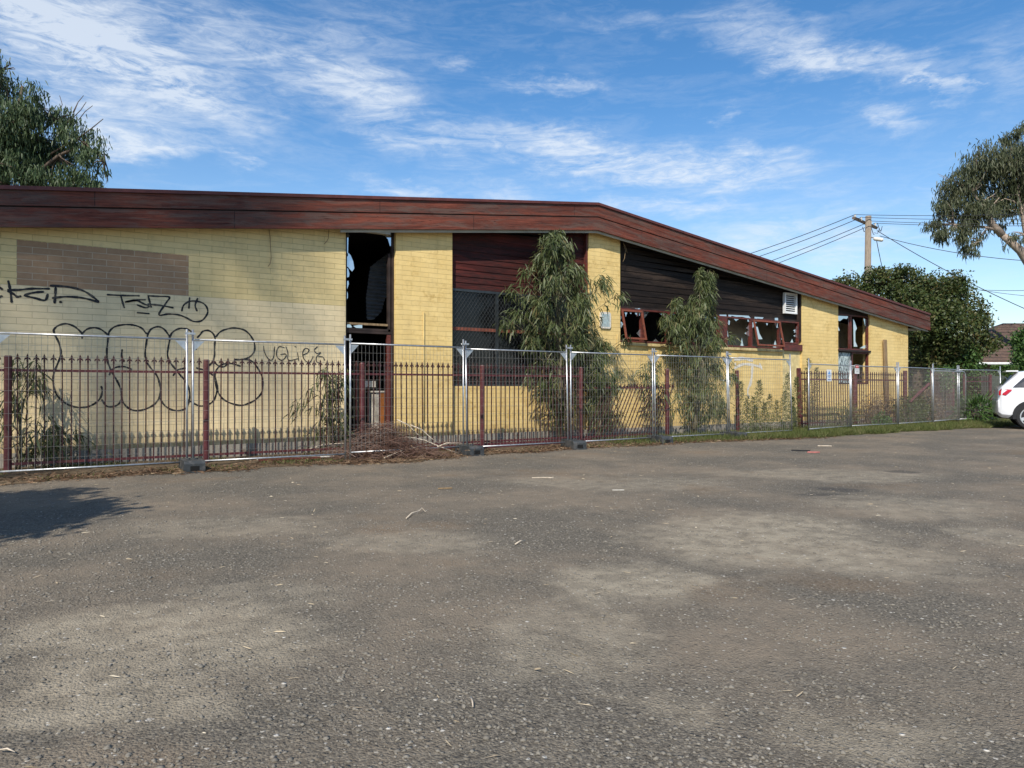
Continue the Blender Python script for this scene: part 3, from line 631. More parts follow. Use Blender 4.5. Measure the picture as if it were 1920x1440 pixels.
# --- graffiti: each piece of writing is one part lying on the brick
def ribbon(mb, pts, wpx, y, closed=False):
    P_ = [Vector((PX(a, WY), PZ(a, b, WY))) for a, b in pts]
    if len(P_) > 2:
        Q = []
        for i in range(len(P_)-1):
            p0 = P_[max(i-1, 0)]; p1 = P_[i]; p2 = P_[i+1]; p3 = P_[min(i+2, len(P_)-1)]
            for k in range(5):
                t = k/5; Q.append(.5*((2*p1)+(p2-p0)*t+(2*p0-5*p1+4*p2-p3)*t*t+(3*p1-p0-3*p2+p3)*t**3))
        Q.append(P_[-1]); P_ = Q
    w = wpx*.0056; n = len(P_); vs = []
    for i, p in enumerate(P_):
        d = P_[min(i+1, n-1)]-P_[max(i-1, 0)]
        d = d.normalized() if d.length > 1e-6 else Vector((1, 0)); q = Vector((-d.y, d.x)); ww = w*(1+.18*math.sin(i*.9+p.x*3)+.1*math.sin(i*2.7))
        vs += [(p.x+q.x*ww, y, p.y+q.y*ww), (p.x-q.x*ww, y, p.y-q.y*ww)]
    mb.add(vs, [(2*i, 2*i+1, 2*i+3, 2*i+2) for i in range(n-1)])
    for p in (P_[0], P_[-1]):
        k = 10; mb.add([(p.x+w*math.cos(2*math.pi*j/k), y-.0005, p.y+w*math.sin(2*math.pi*j/k)) for j in range(k)], [tuple(range(k))])
z1 = lambda L: [(a/4, 320+b/4) for a, b in L]
z2 = lambda L: [(a/4, 600+b/4) for a, b in L]
z3 = lambda L: [(440+a/4.174, 400+b/4.174) for a, b in L]
yg = [WY-.002]
m, g = newmat('spray_paint'); P = g.pos(); g.out(g.mix(g.m('MULTIPLY', g.rng(g.noise(P, 7., 5, .7), .5, .68), .6), (.014,.014,.016), (.20,.17,.12)), .5, 0, None, .3); M_spray = m
def graf(strokes, label):
    mb = MB()
    for L, w in strokes: yg[0] -= .00012; ribbon(mb, L, w, yg[0])
    o = build('graffiti', mb, M_spray, wl, recalc=False); o['label'] = label; return o
big = [z2(L) for L in (
 [(400,75),(430,45),(490,28),(550,45),(595,80),(612,105),(615,135)],
 [(400,75),(410,110),(440,170),(455,230),(450,280),(435,320),(415,370),(400,420),(400,480),(415,540),(450,590),(510,635),(590,655),(660,650),(720,620),(755,580),(768,530),(760,500)],
 [(612,105),(650,70),(700,58),(750,68),(795,100),(812,120),(805,180),(800,240),(805,300),(820,350),(850,410),(885,470),(908,530),(912,580),(895,625),(850,650),(800,645),(765,600)],
 [(820,410),(835,380),(870,355),(930,350),(985,370)],
 [(812,120),(820,85),(860,50),(930,35),(1000,38),(1060,60),(1090,95),(1105,110),(1095,180),(1088,250),(1098,310),(1130,360),(1165,400),(1190,450),(1203,520),(1195,580),(1160,630),(1100,665),(1030,680),(970,665),(925,620),(908,560)],
 [(915,225),(912,270),(925,310)],
 [(1108,110),(1130,70),(1180,50),(1225,65),(1258,105),(1272,135),(1262,200),(1255,260),(1270,310),(1300,350),(1340,400),(1390,460),(1420,530),(1420,600),(1395,660),(1340,680),(1280,670),(1230,635),(1195,580)],
 [(1272,135),(1290,95),(1340,65),(1390,65),(1425,80),(1450,110)],
 [(1480,130),(1500,110),(1520,85),(1560,78),(1595,100),(1612,140),(1608,200),(1608,260),(1595,310),(1570,340)],
 [(1470,220),(1465,180)], [(1600,310),(1640,345),(1680,350),(1720,325),(1800,345)], [(1300,415),(1330,375),(1400,360)],
 [(1475,360),(1540,380),(1590,410),(1615,440),(1630,500),(1620,560),(1600,605),(1560,635),(1500,645),(1445,620),(1415,600)])]
big += [[(405,631),(413,622),(425,617),(440,615),(458,619),(470,630),(477,645),(476,660),(465,671),(452,674),(441,674)],
        [(452,674),(467,675),(478,683),(490,703),(493,720),(490,737),(478,750),(464,757),(450,760),(430,755),(415,745),(407,730),(403,710),(405,695),(415,684),(430,681)]]
graf([(L, 2.5) for L in big], 'big black bubble-letter outline low on the cream wall')
graf([(z1(L), 2.5) for L in ([(805,930),(920,936),(1040,938)], [(905,940),(918,990),(930,1025)], [(1085,968),(1000,972),(935,985),(1020,975),(1080,1000),(1115,1015),(1090,1028),(1030,1008)],
 [(1110,940),(1120,980),(1132,1022)], [(1110,938),(1180,942),(1268,948),(1245,990),(1190,1080),(1260,1075),(1330,1080),(1390,1100),(1450,1130),(1510,1125),(1550,1080),(1555,1040),(1530,1000),(1480,980),(1420,980),(1375,1010),(1362,1050)],
 [(1110,1000),(1200,1010),(1295,1028)], [(1030,1065),(1115,1072)], [(1420,955),(1415,1030)], [(1480,960),(1462,1010),(1475,1050)])], 'black tag reading TSR with a smiley face')
graf([(z1(L), 3.0) for L in ([(60,830),(75,900),(85,985)], [(60,905),(100,925),(125,945),(150,942)], [(60,895),(150,893),(235,885),(365,885)], [(320,908),(250,915),(185,935),(260,955),(335,972),(355,930)],
 [(415,880),(412,940),(408,990)], [(448,985),(456,985)], [(380,862),(500,870),(620,900),(700,950),(735,980)], [(395,955),(500,945),(620,955),(735,985)], [(-60,870),(0,880),(12,888)], [(-60,960),(0,945),(10,942)])], 'fuzzy black tag under the bare brick rectangle')
graf([(z3(L), 1.5) for L in ([(225,1040),(230,1080),(255,1130),(285,1150),(305,1120),(308,1070),(312,1045)], [(385,1050),(345,1045),(325,1090),(335,1130),(370,1150),(400,1120),(395,1100),(360,1105)], [(400,1045),(415,1090),(420,1150),(490,1138)],
 [(490,1090),(500,1152)], [(470,1042),(480,1047)], [(530,1110),(570,1090),(578,1065),(550,1058),(530,1095),(545,1145),(585,1168),(612,1120)], [(645,1045),(622,1070),(640,1095),(672,1090),(640,1122),(640,1160),(680,1180)], [(655,1120),(690,1125),(702,1150)])], 'small black tag reading UGLies')
# white paint smear on low wall
mb = MB(); yg[0] = WY+.026
for L, w in (([(1380,674),(1395,672),(1412,675)], 9), ([(1379,690),(1395,683),(1412,684),(1429,688)], 7), ([(1412,688),(1411,705),(1408,722)], 9), ([(1407,720),(1403,735),(1406,745)], 6), ([(1380,682),(1382,690)], 6), ([(1426,682),(1430,692)], 5), ([(1352,712),(1372,715)], 4)):
    yg[0] -= .0004; ribbon(mb, L, w*.9, yg[0])
build('paint_smear', mb, M_dirtw, B, recalc=False)
# step slab by the door
mb = MB(); mb.box(X(655), X(905), 12.65, WY-.06, 0, .07); o = build('concrete_slab', mb, M_conc); origin(o, (X(780), 12.95, 0)); tag(o, 'pale concrete step slab in front of the doorway', 'step')
# timber plank leaning on the right wall
mb = MB(); px_ = X(1656); mb.box(-.09, .09, -.02, .02, 0, PZ(1656, 637, WY), 0, Matrix.Translation((px_, WY-.16, 0)) @ Matrix.Rotation(-.035, 4, 'X')); o = build('timber_plank', mb, M_timber)
origin(o, (px_, WY-.16, 0)); tag(o, 'weathered timber plank standing upright against the yellow wall', 'plank')
# ================================================================== TEMPORARY FENCE
def fence_panel(L, H=1.96, z0=.06, sp=.075, label='', lean=0):
    root = thing('temporary_fence', label, 'fence panel', (0, 0, 0), 'galvanised temporary fence panels')
    mb = MB(); r = .0175
    mb.tube([(0,0,0), (0,0,H+.13)], r, 8); mb.tube([(L,0,0), (L,0,H+.13)], r, 8)
    mb.tube([(0,0,z0+.06), (L,0,z0+.06)], r*.85, 8); mb.tube([(0,0,H-.02), (L,0,H-.02)], r*.85, 8)
    build('frame', mb, M_galv, root, smooth=True)
    mb = MB(); n = int(L/sp)
    for i in range(1, n): mb.tube([(L*i/n, 0, z0+.06), (L*i/n, 0, H-.02)], .0021, 4, cap=False)
    k = 12
    for i in range(1, k): z = z0+.06+(H-z0-.08)*i/k; mb.tube([(0, .004, z), (L, .004, z)], .0021, 4, cap=False)
    build('wire_mesh', mb, M_wire, root, recalc=False)
    for s in (0, 1):
        mb = MB(); x = .018 if s == 0 else L-.018; d = 1 if s == 0 else -1
        mb.prism([(x, H-.04), (x+d*.15, H-.04), (x, H-.19)], -.004, .004); build('corner_brace', mb, M_galv, root)
    return root
def clone(o, parent=None):
    c = o.copy(); SC.collection.objects.link(c); c.parent = parent
    for ch in o.children: clone(ch, c)
    return c
def place(o, p0, p1, z=0., lean=0.):
    o.location = (p0[0], p0[1], z); o.rotation_euler = (lean, 0, math.atan2(p1[1]-p0[1], p1[0]-p0[0]))
FY = 11.44; xa = PX(-17, FY); uprights = [PX(q, FY) for q in (-17, 357, 651, 873, 1067, 1228, 1366, 1486)]
labs = ['nearest fence panel, in front of the big bubble graffiti at the left edge', 'fence panel between the single foot and the doorway, in front of the small tag',
 'fence panel crossing in front of the tall dark doorway', 'fence panel in front of the diamond-grille window', 'fence panel in front of the leaning picket bay',
 'fence panel in front of the smaller eucalyptus sapling', 'fence panel in front of the white paint smear, beside the gap', 'fence panel with the blue and white sign hung on it',
 'fence panel with the red and white warning sign hung on it', 'fence panel at the far corner of the yellow building', 'fence panel past the corner with a short arm at its post', 'farthest fence panel, beside the white car']
off = []
proto = None; panels = []
j = [0, .03, -.03, .02, -.01, .03, 0, 0]
for i in range(7):
    p0 = (uprights[i]+.042, FY+j[i]); p1 = (uprights[i+1]-.042, FY+j[i+1]-.01); L = math.dist(p0, p1)
    if proto is None: proto = fence_panel(2.4, label=labs[0]); o = proto
    else: o = clone(proto)
    place(o, p0, p1, .0 if i != 2 else .02, random.uniform(-.03, .012)); o.scale = (L/2.4, 1, 1); o['label'] = labs[i]; panels.append(o)
camp = [(7.73,18.5),(9.55,20.06),(9.62,20.12),(11.62,21.4),(11.68,21.45),(13.54,22.84),(13.6,22.9),(15.34,24.42),(15.42,24.47),(17.54,25.48)]
fp2 = None
for i in range(5):
    p0 = CW(*camp[2*i]); p1 = CW(*camp[2*i+1]); L = math.dist(p0, p1)
    if fp2 is None: fp2 = fence_panel(2.4, H=1.84, sp=.055, label=labs[7]); o = fp2
    else: o = clone(fp2)
    place(o, p0, p1, .02, random.uniform(-.01, .01)); o.scale = (L/2.4, 1, 1); o['label'] = labs[7+i]; panels.append(o)
# feet
def foot():
    r = thing('ballast_block', '', 'fence foot', (0,0,0), 'black blocks holding up the temporary fence')
    mb = MB(); mb.prism([(-.31,0),(.31,0),(.31,.13),(.27,.17),(-.27,.17),(-.31,.13)], -.14, .14, plane='yz'); build('block', mb, M_foot, r)
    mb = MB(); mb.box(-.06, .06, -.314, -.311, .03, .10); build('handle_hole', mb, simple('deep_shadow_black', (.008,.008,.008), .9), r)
    for sx in (-.05, .05):
        mb = MB(); mb.tube([(sx, 0, .171), (sx, 0, .19)], .03, 8); build('socket', mb, M_foot, r)
    return r
fl = ['black block foot nearest the camera, under the bubble graffiti', 'black block foot right of the branch pile', 'black block foot below the tall eucalyptus sapling', 'black block foot between the two saplings, on thin grass', 'black block foot right of the smaller sapling']
fproto = foot()
for i, (u, lab) in enumerate(zip((1, 3, 4, 5, 6), fl)):
    o = fproto if i == 0 else clone(fproto)
    o.location = (uprights[u], FY-.14, 0); o.rotation_euler = (0, 0, random.uniform(-.12, .12) - (.0 if u == 1 else .12)); o['label'] = lab
# clamps
cp = None
for i, u in enumerate((1, 2, 3, 4, 5, 6)):
    mb = MB(); x = uprights[u]; y = FY+j[u]; z = 2.02 - (.02 if u else 0)
    mb.box(x-.068, x+.068, y-.03, y-.022, z+.01, z+.04); mb.box(x-.068, x+.068, y+.022, y+.03, z+.01, z+.04); mb.tube([(x, y-.05, z+.025), (x, y+.045, z+.025)], .008, 6)
    o = build('steel_clamp', mb, M_galv, panels[u-1] if False else None); origin(o, (x, y, z)); tag(o, ['clamp on the nearest fence post pair, over the bubble graffiti','clamp joining the posts left of the doorway','clamp joining the posts left of the grille window','clamp joining the posts in front of the tall sapling','clamp joining the posts left of the smaller sapling','clamp joining the posts right of the smaller sapling'][i], 'clamp', 'clamps joining the fence posts')
# signs hanging on the mesh
def sign(px, py, wpx, hpx, p0, p1, name, label, builder):
    # on the line p0-p1
    t = (px-960)/F; d = Vector((p1[0]-p0[0], p1[1]-p0[1])); dirn = Vector(CW(t, 1.)); a = Vector(p0)
    s_ = (a.x*dirn.y-a.y*dirn.x)/(dirn.x*d.y-dirn.y*d.x); q = a+d*s_; zdep = q.x*CT+q.y*ST
    d.normalize(); zc = CH+(HY-py)*zdep/F; w = wpx*zdep/F/max(.3, abs(d.x*ST-d.y*CT)); h = hpx*zdep/F
    r = thing(name, label, 'sign', (0,0,0)); builder(r, w, h)
    r.location = (q.x+d.y*.035, q.y-d.x*.035, zc-h/2); r.rotation_euler = (0, 0, math.atan2(d.y, d.x)); return r
def txt(s, size, loc, mat, parent, name='lettering'):
    cu = D.curves.new(name, 'FONT'); cu.body = s; cu.size = size; cu.align_x = 'CENTER'; cu.align_y = 'CENTER'; cu.extrude = .0006
    o = D.objects.new(name, cu); SC.collection.objects.link(o)
    dg = bpy.context.evaluated_depsgraph_get(); me = D.meshes.new_from_object(o.evaluated_get(dg)); D.objects.remove(o)
    me.transform(Matrix.Translation(loc) @ Matrix.Rotation(math.pi/2, 4, 'X')); me.materials.clear(); me.materials.append(mat)
    o = D.objects.new(name, me); SC.collection.objects.link(o); o.parent = parent; return o
M_sblue = simple('sign_blue', (.12,.30,.62), .5); M_sblue2 = simple('sign_dark_blue', (.06,.12,.30), .5); M_sred = simple('sign_red', (.55,.03,.03), .5)
def sgA(r, w, h):
    mb = MB(); mb.box(-w/2, w/2, 0, .004, 0, h); build('board', mb, M_white, r)
    mb = MB(); mb.add([(-w*.32,-.001,h*.6),(w*.32,-.001,h*.6),(0,-.001,h*.92)], [(0,1,2)]); build('triangle_emblem', mb, M_sblue, r, recalc=False)
    txt('ALERT', w*.26, (0, -.002, h*.47), M_sblue2, r); txt('HIRE', w*.2, (0, -.002, h*.32), M_sblue, r)
    mb = MB(); mb.box(-w*.34, w*.34, -.0015, -.0005, h*.1, h*.18); build('strip', mb, M_sblue2, r)
def sgB(r, w, h):
    mb = MB(); mb.box(-w/2, w/2, 0, .004, 0, h); build('board', mb, M_white, r)
    mb = MB(); mb.box(-w*.47, w*.47, -.0015, -.0005, h*.6, h*.97); build('black_header', mb, M_black, r)
    mb = MB(); mb.prism([(w*.40*math.cos(a_), h*.785+h*.15*math.sin(a_)) for a_ in [k*math.pi/10 for k in range(20)]], -.003, -.0016); build('red_oval', mb, M_sred, r)
    txt('DANGER', w*.17, (0, -.004, h*.785), M_white, r); txt('DO NOT', w*.22, (0, -.002, h*.42), M_black, r); txt('ENTER', w*.22, (0, -.002, h*.2), M_black, r)
sign(1552.5, 704, 14, 22, CW(*camp[0]), CW(*camp[1]), 'sign', 'white sign with a blue triangle hung on the fence', sgA)
sign(1605, 692.5, 12, 16.5, CW(*camp[2]), CW(*camp[3]), 'sign', 'small danger sign with red oval, hung right of the blue triangle sign', sgB)
# ================================================================== MAROON PICKET FENCE
PY = 12.4; px0 = -.622
posts = [px0+18.5*q for q in (-.1375, .005, .1473, .2912, .4289, .5662, .7082)]
def picket_data():
    mb = MB(); r = .0085
    mb.box(-r, r, -r, r, .0, 1.50)
    pts = [(0,.135),(.014,.095),(.012,.075),(.030,.072),(.040,.048),(.033,.030),(.024,.046),(.010,.050),(.012,.0),(-.012,.0),(-.010,.050),(-.024,.046),(-.033,.030),(-.040,.048),(-.030,.072),(-.012,.075),(-.014,.095)]
    mb.prism([(a, b+1.502) for a, b in pts], -.006, .006)
    mb.box(-.013, .013, -.013, .013, 1.525, 1.545)
    o = build('picket', mb, M_pick); me = o.data; D.objects.remove(o); return me
PK = picket_data()
def post_data(h=1.68, r=.05):
    mb = MB(); mb.tube([(0,0,-.02), (0,0,h-.02), (0,0,h)], [r, r, r*.8], 12); o = build('post', mb, M_marn, smooth=False); me = o.data; D.objects.remove(o); return me
POST = post_data()
def link(name, me, parent, loc, rot=(0,0,0), sc=(1,1,1)):
    o = D.objects.new(name, me); SC.collection.objects.link(o); o.parent = parent; o.location = loc; o.rotation_euler = rot; o.scale = sc; return o
def bay(root, x0, x1, zr=1.46, tilt=0., zlow=.13, sp=.109, h=1., skipz=0.):
    ox = root.location.x; oy = root.location.y
    mb = MB(); mb.box(x0+.045, x1-.045, oy-.02, oy+.02, zr-.018, zr+.018); build('rail', mb, M_marn, root)
    mb = MB(); mb.box(x0+.045, x1-.045, oy-.02, oy+.02, zlow-.018, zlow+.018); build('rail', mb, M_marn, root)
    n = int((x1-x0-.1)/sp); st = (x1-x0)/(n+1)
    for i in range(1, n+1):
        link('picket', PK, root, (x0+st*i-ox, 0, .08), (random.uniform(-.004, .004), tilt+random.uniform(-.006, .006), 0), (1, 1, h/(math.cos(tilt) if tilt else 1)))
pf = thing('picket_fence', 'maroon steel picket fence with spear tops along the cream wall', 'fence', (posts[1], PY, 0))
for i in range(1, 6):
    link('post', POST, pf, (posts[i]-posts[1], 0, 0))
for i in range(1, 5): bay(pf, posts[i], posts[i+1], 1.47-.0*i)
# bay at the far left edge of the picture
for i in range(3): link('picket', PK, pf, (-.12-.109*i, 0, .08))
mb = MB(); mb.box(posts[1]-.5, posts[1]-.05, PY-.02, PY+.02, 1.452, 1.488); build('rail', mb, M_marn, pf)
mb = MB(); mb.box(posts[3]+.3, posts[5]+.2, PY-.12, PY-.06, .0, .10); build('bottom_beam', mb, M_marn, pf)
lb = thing('picket_fence', 'collapsed picket bay with all its bars leaning right, between the saplings', 'fence', (posts[5]+.06, PY+.02, 0))
mb = MB(); mb.box(posts[5]+.3, posts[6]-.03, PY, PY+.04, 1.2, 1.236); build('rail', mb, M_marn, lb)
mb = MB(); mb.box(posts[5]+.06, posts[6]-.4, PY, PY+.04, .1, .136); build('rail', mb, M_marn, lb)
for i in range(21): link('picket', PK, lb, (.05+i*.108-.0, 0, .03), (0, math.radians(27+random.uniform(-1.2, 1.2)), 0), (1, 1, .88))
def lonepost(px, lab, rot=(0,0,0), Y=PY, h=1.):
    o = link('fence_post', POST, None, (PX(px, Y), Y, 0), rot, (1, 1, h)); tag(o, lab, 'post', 'maroon posts left standing alone'); return o
lonepost(1251, 'maroon post standing in front of the smaller sapling', (0, 0, 0)); lonepost(1384, 'lone maroon post leaning slightly, right of the smaller sapling', (0, math.radians(-1.5), 0))
PY2 = 12.5
pf2 = thing('picket_fence', 'rusty maroon picket fence behind the signs at the right end of the building', 'fence', (PX(1500, PY2), PY2, 0))
q = [PX(1500, PY2), PX(1603, PY2), PX(1697, PY2)]
for i, xx in enumerate(q): link('post', POST, pf2, (xx-q[0], 0, 0), (0, math.radians(-2 if i == 0 else 0), 0), (1.25, 1.25, 1.06 if i != 1 else .98))
for i in range(2): bay(pf2, q[i], q[i+1], 1.46, math.radians(-1.5 if i == 0 else 0), .2, .118, 1.)
# fence behind the far panels, running away from us
def bay_dir(root, p0, p1, n, h=1.):
    M0 = math.atan2(p1[1]-p0[1], p1[0]-p0[0]); L = math.dist(p0, p1)
    root.location = (p0[0], p0[1], 0); root.rotation_euler = (0, 0, M0)
    me = MB(); me.box(0, L, -.02, .02, 1.44*h, 1.48*h); me.box(0, L, -.02, .02, .2, .24)
    mm = D.meshes.new('rail'); mm.from_pydata(me.v, [], me.f); mm.materials.append(M_marn); mm.update(); link('rail', mm, root, (0,0,0))
    for i in range(n+1): link('picket', PK, root, (L*i/n, 0, .05), (0,0,0), (1,1,h))
    for x in (0, L): link('post', POST, root, (x, 0, 0), (0,0,0), (1,1,1.03*h))
r1 = thing('picket_fence', 'dense maroon picket fence seen end-on behind the second last fence panel', 'fence', (0,0,0)); bay_dir(r1, CW(14.6, 24.7), CW(16.9, 27.2), 26, 1.05)
r2 = thing('picket_fence', 'maroon picket gate seen behind the farthest fence panel', 'gate', (0,0,0)); bay_dir(r2, CW(17.2, 27.0), CW(18.6, 27.6), 14, 1.0)
mb = MB(); a = Vector((*CW(12.75, 22.75), .75)); b = Vector((*CW(13.5, 22.95), 1.35)); 
dd = (b-a); mb.tube([a, b], .055, 4); o = build('fallen_rail', mb, M_marn); origin(o, a); tag(o, 'maroon rail propped diagonally behind the far fence panels', 'rail')
# rounded galvanised gate frames behind
def hoop(c0, c1, lab):
    r = thing('gate_frame', lab, 'gate', (0,0,0)); L = math.dist(c0, c1)
    mb = MB(); H = 1.78; R = .18; pts = [(0,0,.1), (0,0,H-R)]+[(R-R*math.cos(a_), 0, H-R+R*math.sin(a_)) for a_ in (.5, 1.05)]+[(R,0,H), (L-R,0,H)]+[(L-R+R*math.sin(a_), 0, H-R+R*math.cos(a_)) for a_ in (.5, 1.05)]+[(L,0,H-R), (L,0,.1)]
    mb.tube(pts, .022, 8); mb.tube([(0,0,.12), (L,0,.12)], .018, 8); build('frame', mb, M_galv, r, smooth=True)
    mb = MB(); n = int(L/.06)
    for i in range(1, n): mb.tube([(L*i/n,0,.12), (L*i/n,0,H)], .002, 4, cap=False)
    for i in range(1, 12): mb.tube([(0,0,.12+i*.14), (L,0,.12+i*.14)], .002, 4, cap=False)
    build('wire_mesh', mb, M_wire, r, recalc=False)
    r.location = (*c0, 0); r.rotation_euler = (0, 0, math.atan2(c1[1]-c0[1], c1[0]-c0[0]))
hoop(CW(13.95, 23.6), CW(15.75, 24.65), 'round-cornered wire gate behind the second last fence panel'); 
# ================================================================== PLANTS
def sapling(base, top, profile, n_br, leaves, lab, name='eucalyptus_sapling', L=(.12,.21), w=.025, mat=M_gum, droop=.6, low=.12, extra=(), wide=1.18, lean=(0,0), cat='sapling', group=None, stems=1, seed=1, down=.45):
    r = random.Random(seed); root = thing(name, lab, cat, base, group); bx, by, bz = base
    H = top-bz; mb = MB(); P = []; Dd = []
    def axis(t, k=0): return Vector((bx+lean[0]*t+.05*math.sin(t*5+k)+(k*.12*t), by+lean[1]*t+.03*math.cos(t*4+k), bz+H*t))
    for k in range(stems):
        mb.tube([axis(t/8, k) for t in range(9)], [.026*(1-t/8)*max(.5, H/3)+.004 for t in range(9)], 6)
    for i in range(n_br):
        t = low+(1-low)*(i+r.random())/n_br; R = np.interp(t, [q[0] for q in profile], [q[1] for q in profile])
        k = r.randrange(stems); ph = r.uniform(0, 2*math.pi)
        rr = wide*R*(.25+.80*r.random()**.6)*(1+.25*math.sin(ph*2+t*9+seed)+.18*math.sin(ph*3-t*17+seed))*(1.25 if r.random() < .08 else 1)
        a0 = axis(max(.02, t-(.10+.22*rr/max(1., H/2.6))), k); out = Vector((math.cos(ph), math.sin(ph)*.7, 0)); tz = bz+H*t
        p2 = Vector((axis(t, k).x, axis(t, k).y, tz))+out*rr; p1 = a0.lerp(p2, .5)+Vector((0, 0, .05+.10*rr)); p3 = p2+out*.07+Vector((0, 0, -.05-.06*r.random()))
        mb.tube([a0, p1, p2, p3], [.009,.006,.004,.002], 4, cap=False)
        m_ = max(4, int(leaves/n_br*(.3+1.4*r.random())*(.55 if t < .42 else 1.1)))
        for q in range(m_):
            s = r.random()**.5*3; seg = min(2, int(s)); f = s-seg; pp = [a0, p1, p2, p3][seg].lerp([a0, p1, p2, p3][seg+1], f)
            jj = .07*(1 if R > .25 else .55); pp = pp+Vector((r.gauss(0,jj), r.gauss(0,jj), r.gauss(0,jj)))
            P.append(pp); Dd.append((out.x*.35+r.gauss(0,.5), out.y*.35+r.gauss(0,.5), -down+r.gauss(0,.5)))
    for (ex_, ey_, ez_, er, en) in extra:
        c = Vector((ex_, ey_, ez_)); a0 = axis(.45, 0); mb.tube([a0, a0.lerp(c, .5)+Vector((0,0,-.05)), c], [.012,.009,.004], 4, cap=False)
        for q in range(en):
            f = r.random(); pp = a0.lerp(c, .55+.45*f)+Vector((r.gauss(0,er), r.gauss(0,er), r.gauss(0,er*.8)))*(1.1-.75*f); P.append(pp); Dd.append((r.gauss(0,.5), r.gauss(0,.5), -down+r.gauss(0,.45)))
    # leading tip
    for q in range(int(leaves*.03)):
        P.append(axis(.9+.1*r.random())+Vector((r.gauss(0,.04), r.gauss(0,.04), 0))); Dd.append((r.gauss(0,.5), r.gauss(0,.5), -.3+r.gauss(0,.6)))
    build('stem', mb, M_stem, root, smooth=True, recalc=False)
    n = len(P); Ls = rng.uniform(L[0], L[1], n); V, Fc = leafmesh(np.array([tuple(p) for p in P]), np.array(Dd), Ls, w*rng.uniform(.7, 1.2, n), droop)
    npmesh('foliage', V, Fc, mat, root); return root
yA = 12.78; XA = PX(1035, yA)
sapling((PX(1050, yA), yA, 0), PZ(1030, 430, yA), [(0,.05),(.14,.15),(.22,.55),(.34,.90),(.5,.98),(.66,.94),(.77,.86),(.83,.56),(.9,.44),(.96,.30),(1,.14)], 135, 8200, 'tall eucalyptus sapling in front of the red weatherboards and grille window', lean=(-.12, 0), stems=2, seed=3, low=.14)
yB = 12.72
sapling((PX(1124, yB), yB, 0), PZ(1130, 635, yB), [(0,.10),(.3,.32),(.6,.38),(.8,.28),(1,.08)], 45, 1500, 'shorter dark-leaved eucalyptus in front of the vent plate pillar', seed=5, lean=(.05,0))
yC = 12.75
sapling((PX(1300, yC), yC, 0), PZ(1325, 505, yC), [(0,.15),(.10,.40),(.2,.80),(.4,1.0),(.54,.96),(.64,.80),(.74,.46),(.82,.30),(.95,.17),(1,.08)], 100, 5600, 'smaller eucalyptus sapling with reddish tips in front of the black weatherboards', lean=(.3, 0), stems=3, seed=8, extra=[(PX(1268, yC), yC, PZ(1268, 560, yC), .17, 420), (PX(1240, yC), yC-.1, PZ(1240, 592, yC), .17, 380), (PX(1290, yC), yC, PZ(1290, 575, yC), .14, 260)])
sapling((PX(1235, 12.6), 12.6, 0), PZ(1215, 672, 12.6), [(0,.1),(.5,.15),(.8,.38),(1,.2)], 26, 420, 'thin leafy shoot over the collapsed picket bay', seed=11, lean=(-.3,0), low=.45)
sapling((PX(612, 12.75), 12.75, 0), PZ(612, 690, 12.75), [(0,.2),(.2,.34),(.5,.34),(.8,.26),(1,.12)], 44, 640, 'eucalyptus seedling against the cream wall left of the doorway', seed=21, stems=3)
sapling((PX(30, 12.85), 12.85, 0), PZ(60, 672, 12.85), [(0,.1),(.15,.45),(.35,.6),(.6,.5),(.8,.3),(1,.1)], 30, 400, 'straggly eucalyptus shoots at the left edge behind the pickets', seed=23, stems=3, L=(.13,.22))
sapling((PX(105, 12.8), 12.8, 0), PZ(105, 800, 12.8), [(0,.2),(.5,.40),(1,.2)], 22, 260, 'low eucalyptus shoot under the bubble graffiti', seed=29, stems=2, L=(.12,.2))
# tall fleabane weeds
def weed(px, ytop, Y, n, lab, w=.13, seed=0, mat=M_weed):
    n = int(n*2.6); r = random.Random(seed); x = PX(px, Y); top = PZ(px, ytop, Y); root = thing('fleabane_weed', lab, 'weed', (x, Y, 0), 'tall weeds in front of the yellow wall')
    mb = MB(); P = []; Dd = []; ln = r.uniform(-.08,.08)
    ax = lambda t: Vector((x+ln*t, Y+.04*math.sin(3*t), top*t))
    mb.tube([ax(t/5) for t in range(6)], [.006,.006,.005,.004,.003,.002], 4); build('stem', mb, M_stem, root, recalc=False)
    for i in range(n):
        t = .08+.92*r.random(); R = w*(.9 if t < .3 else 1.5*(1-t)**.85+.07); ph = r.uniform(0, 6.283); o_ = Vector((math.cos(ph), math.sin(ph), 0)); s = r.random()
        P.append(ax(t)+o_*R*s*(1 if t > .3 else .5)+Vector((0,0,.1*s*R))); Dd.append((o_.x+r.gauss(0,.3), o_.y+r.gauss(0,.3), (.8 if t > .3 else .3)+r.gauss(0,.3)))
    n = len(P); V, Fc = leafmesh(np.array([tuple(p) for p in P]), np.array(Dd), rng.uniform(.04,.09,n), rng.uniform(.009,.016,n), .1)
    npmesh('leaves', V, Fc, mat, root)
wl_ = [(1392,716,12.3,'weed just right of the leaning lone post'),(1404,742,12.0,'short weed behind the lone post'),(1426,714,12.3,'tall feathery weed below the white paint smear'),(1412,745,12.5,'short weed left of the tallest feathery weed'),
 (1446,740,12.1,'medium weed in the middle of the weedy bay'),(1458,752,12.4,'low weed near the fence gap'),(1477,700,12.3,'tallest weed beside the last near fence upright'),(1468,735,12.0,'weed left of the tallest weed'),
 (1495,708,12.2,'weed at the foot of the thick maroon corner post'),(1437,756,11.9,'lowest weed in the weedy bay'),(1520,672,12.8,'very tall thin weed against the yellow pillar'),(1532,690,12.6,'thin weed right of the very tall one'),
 (1486,745,11.8,'weed in the fence gap'),(1418,760,12.0,'weed by the fence bottom rail')]
for i, (a, b, Y, l) in enumerate(wl_): weed(a, b, Y, 330 if b < 730 else 200, l, seed=i*3+1, w=.12+.06*(b < 730))
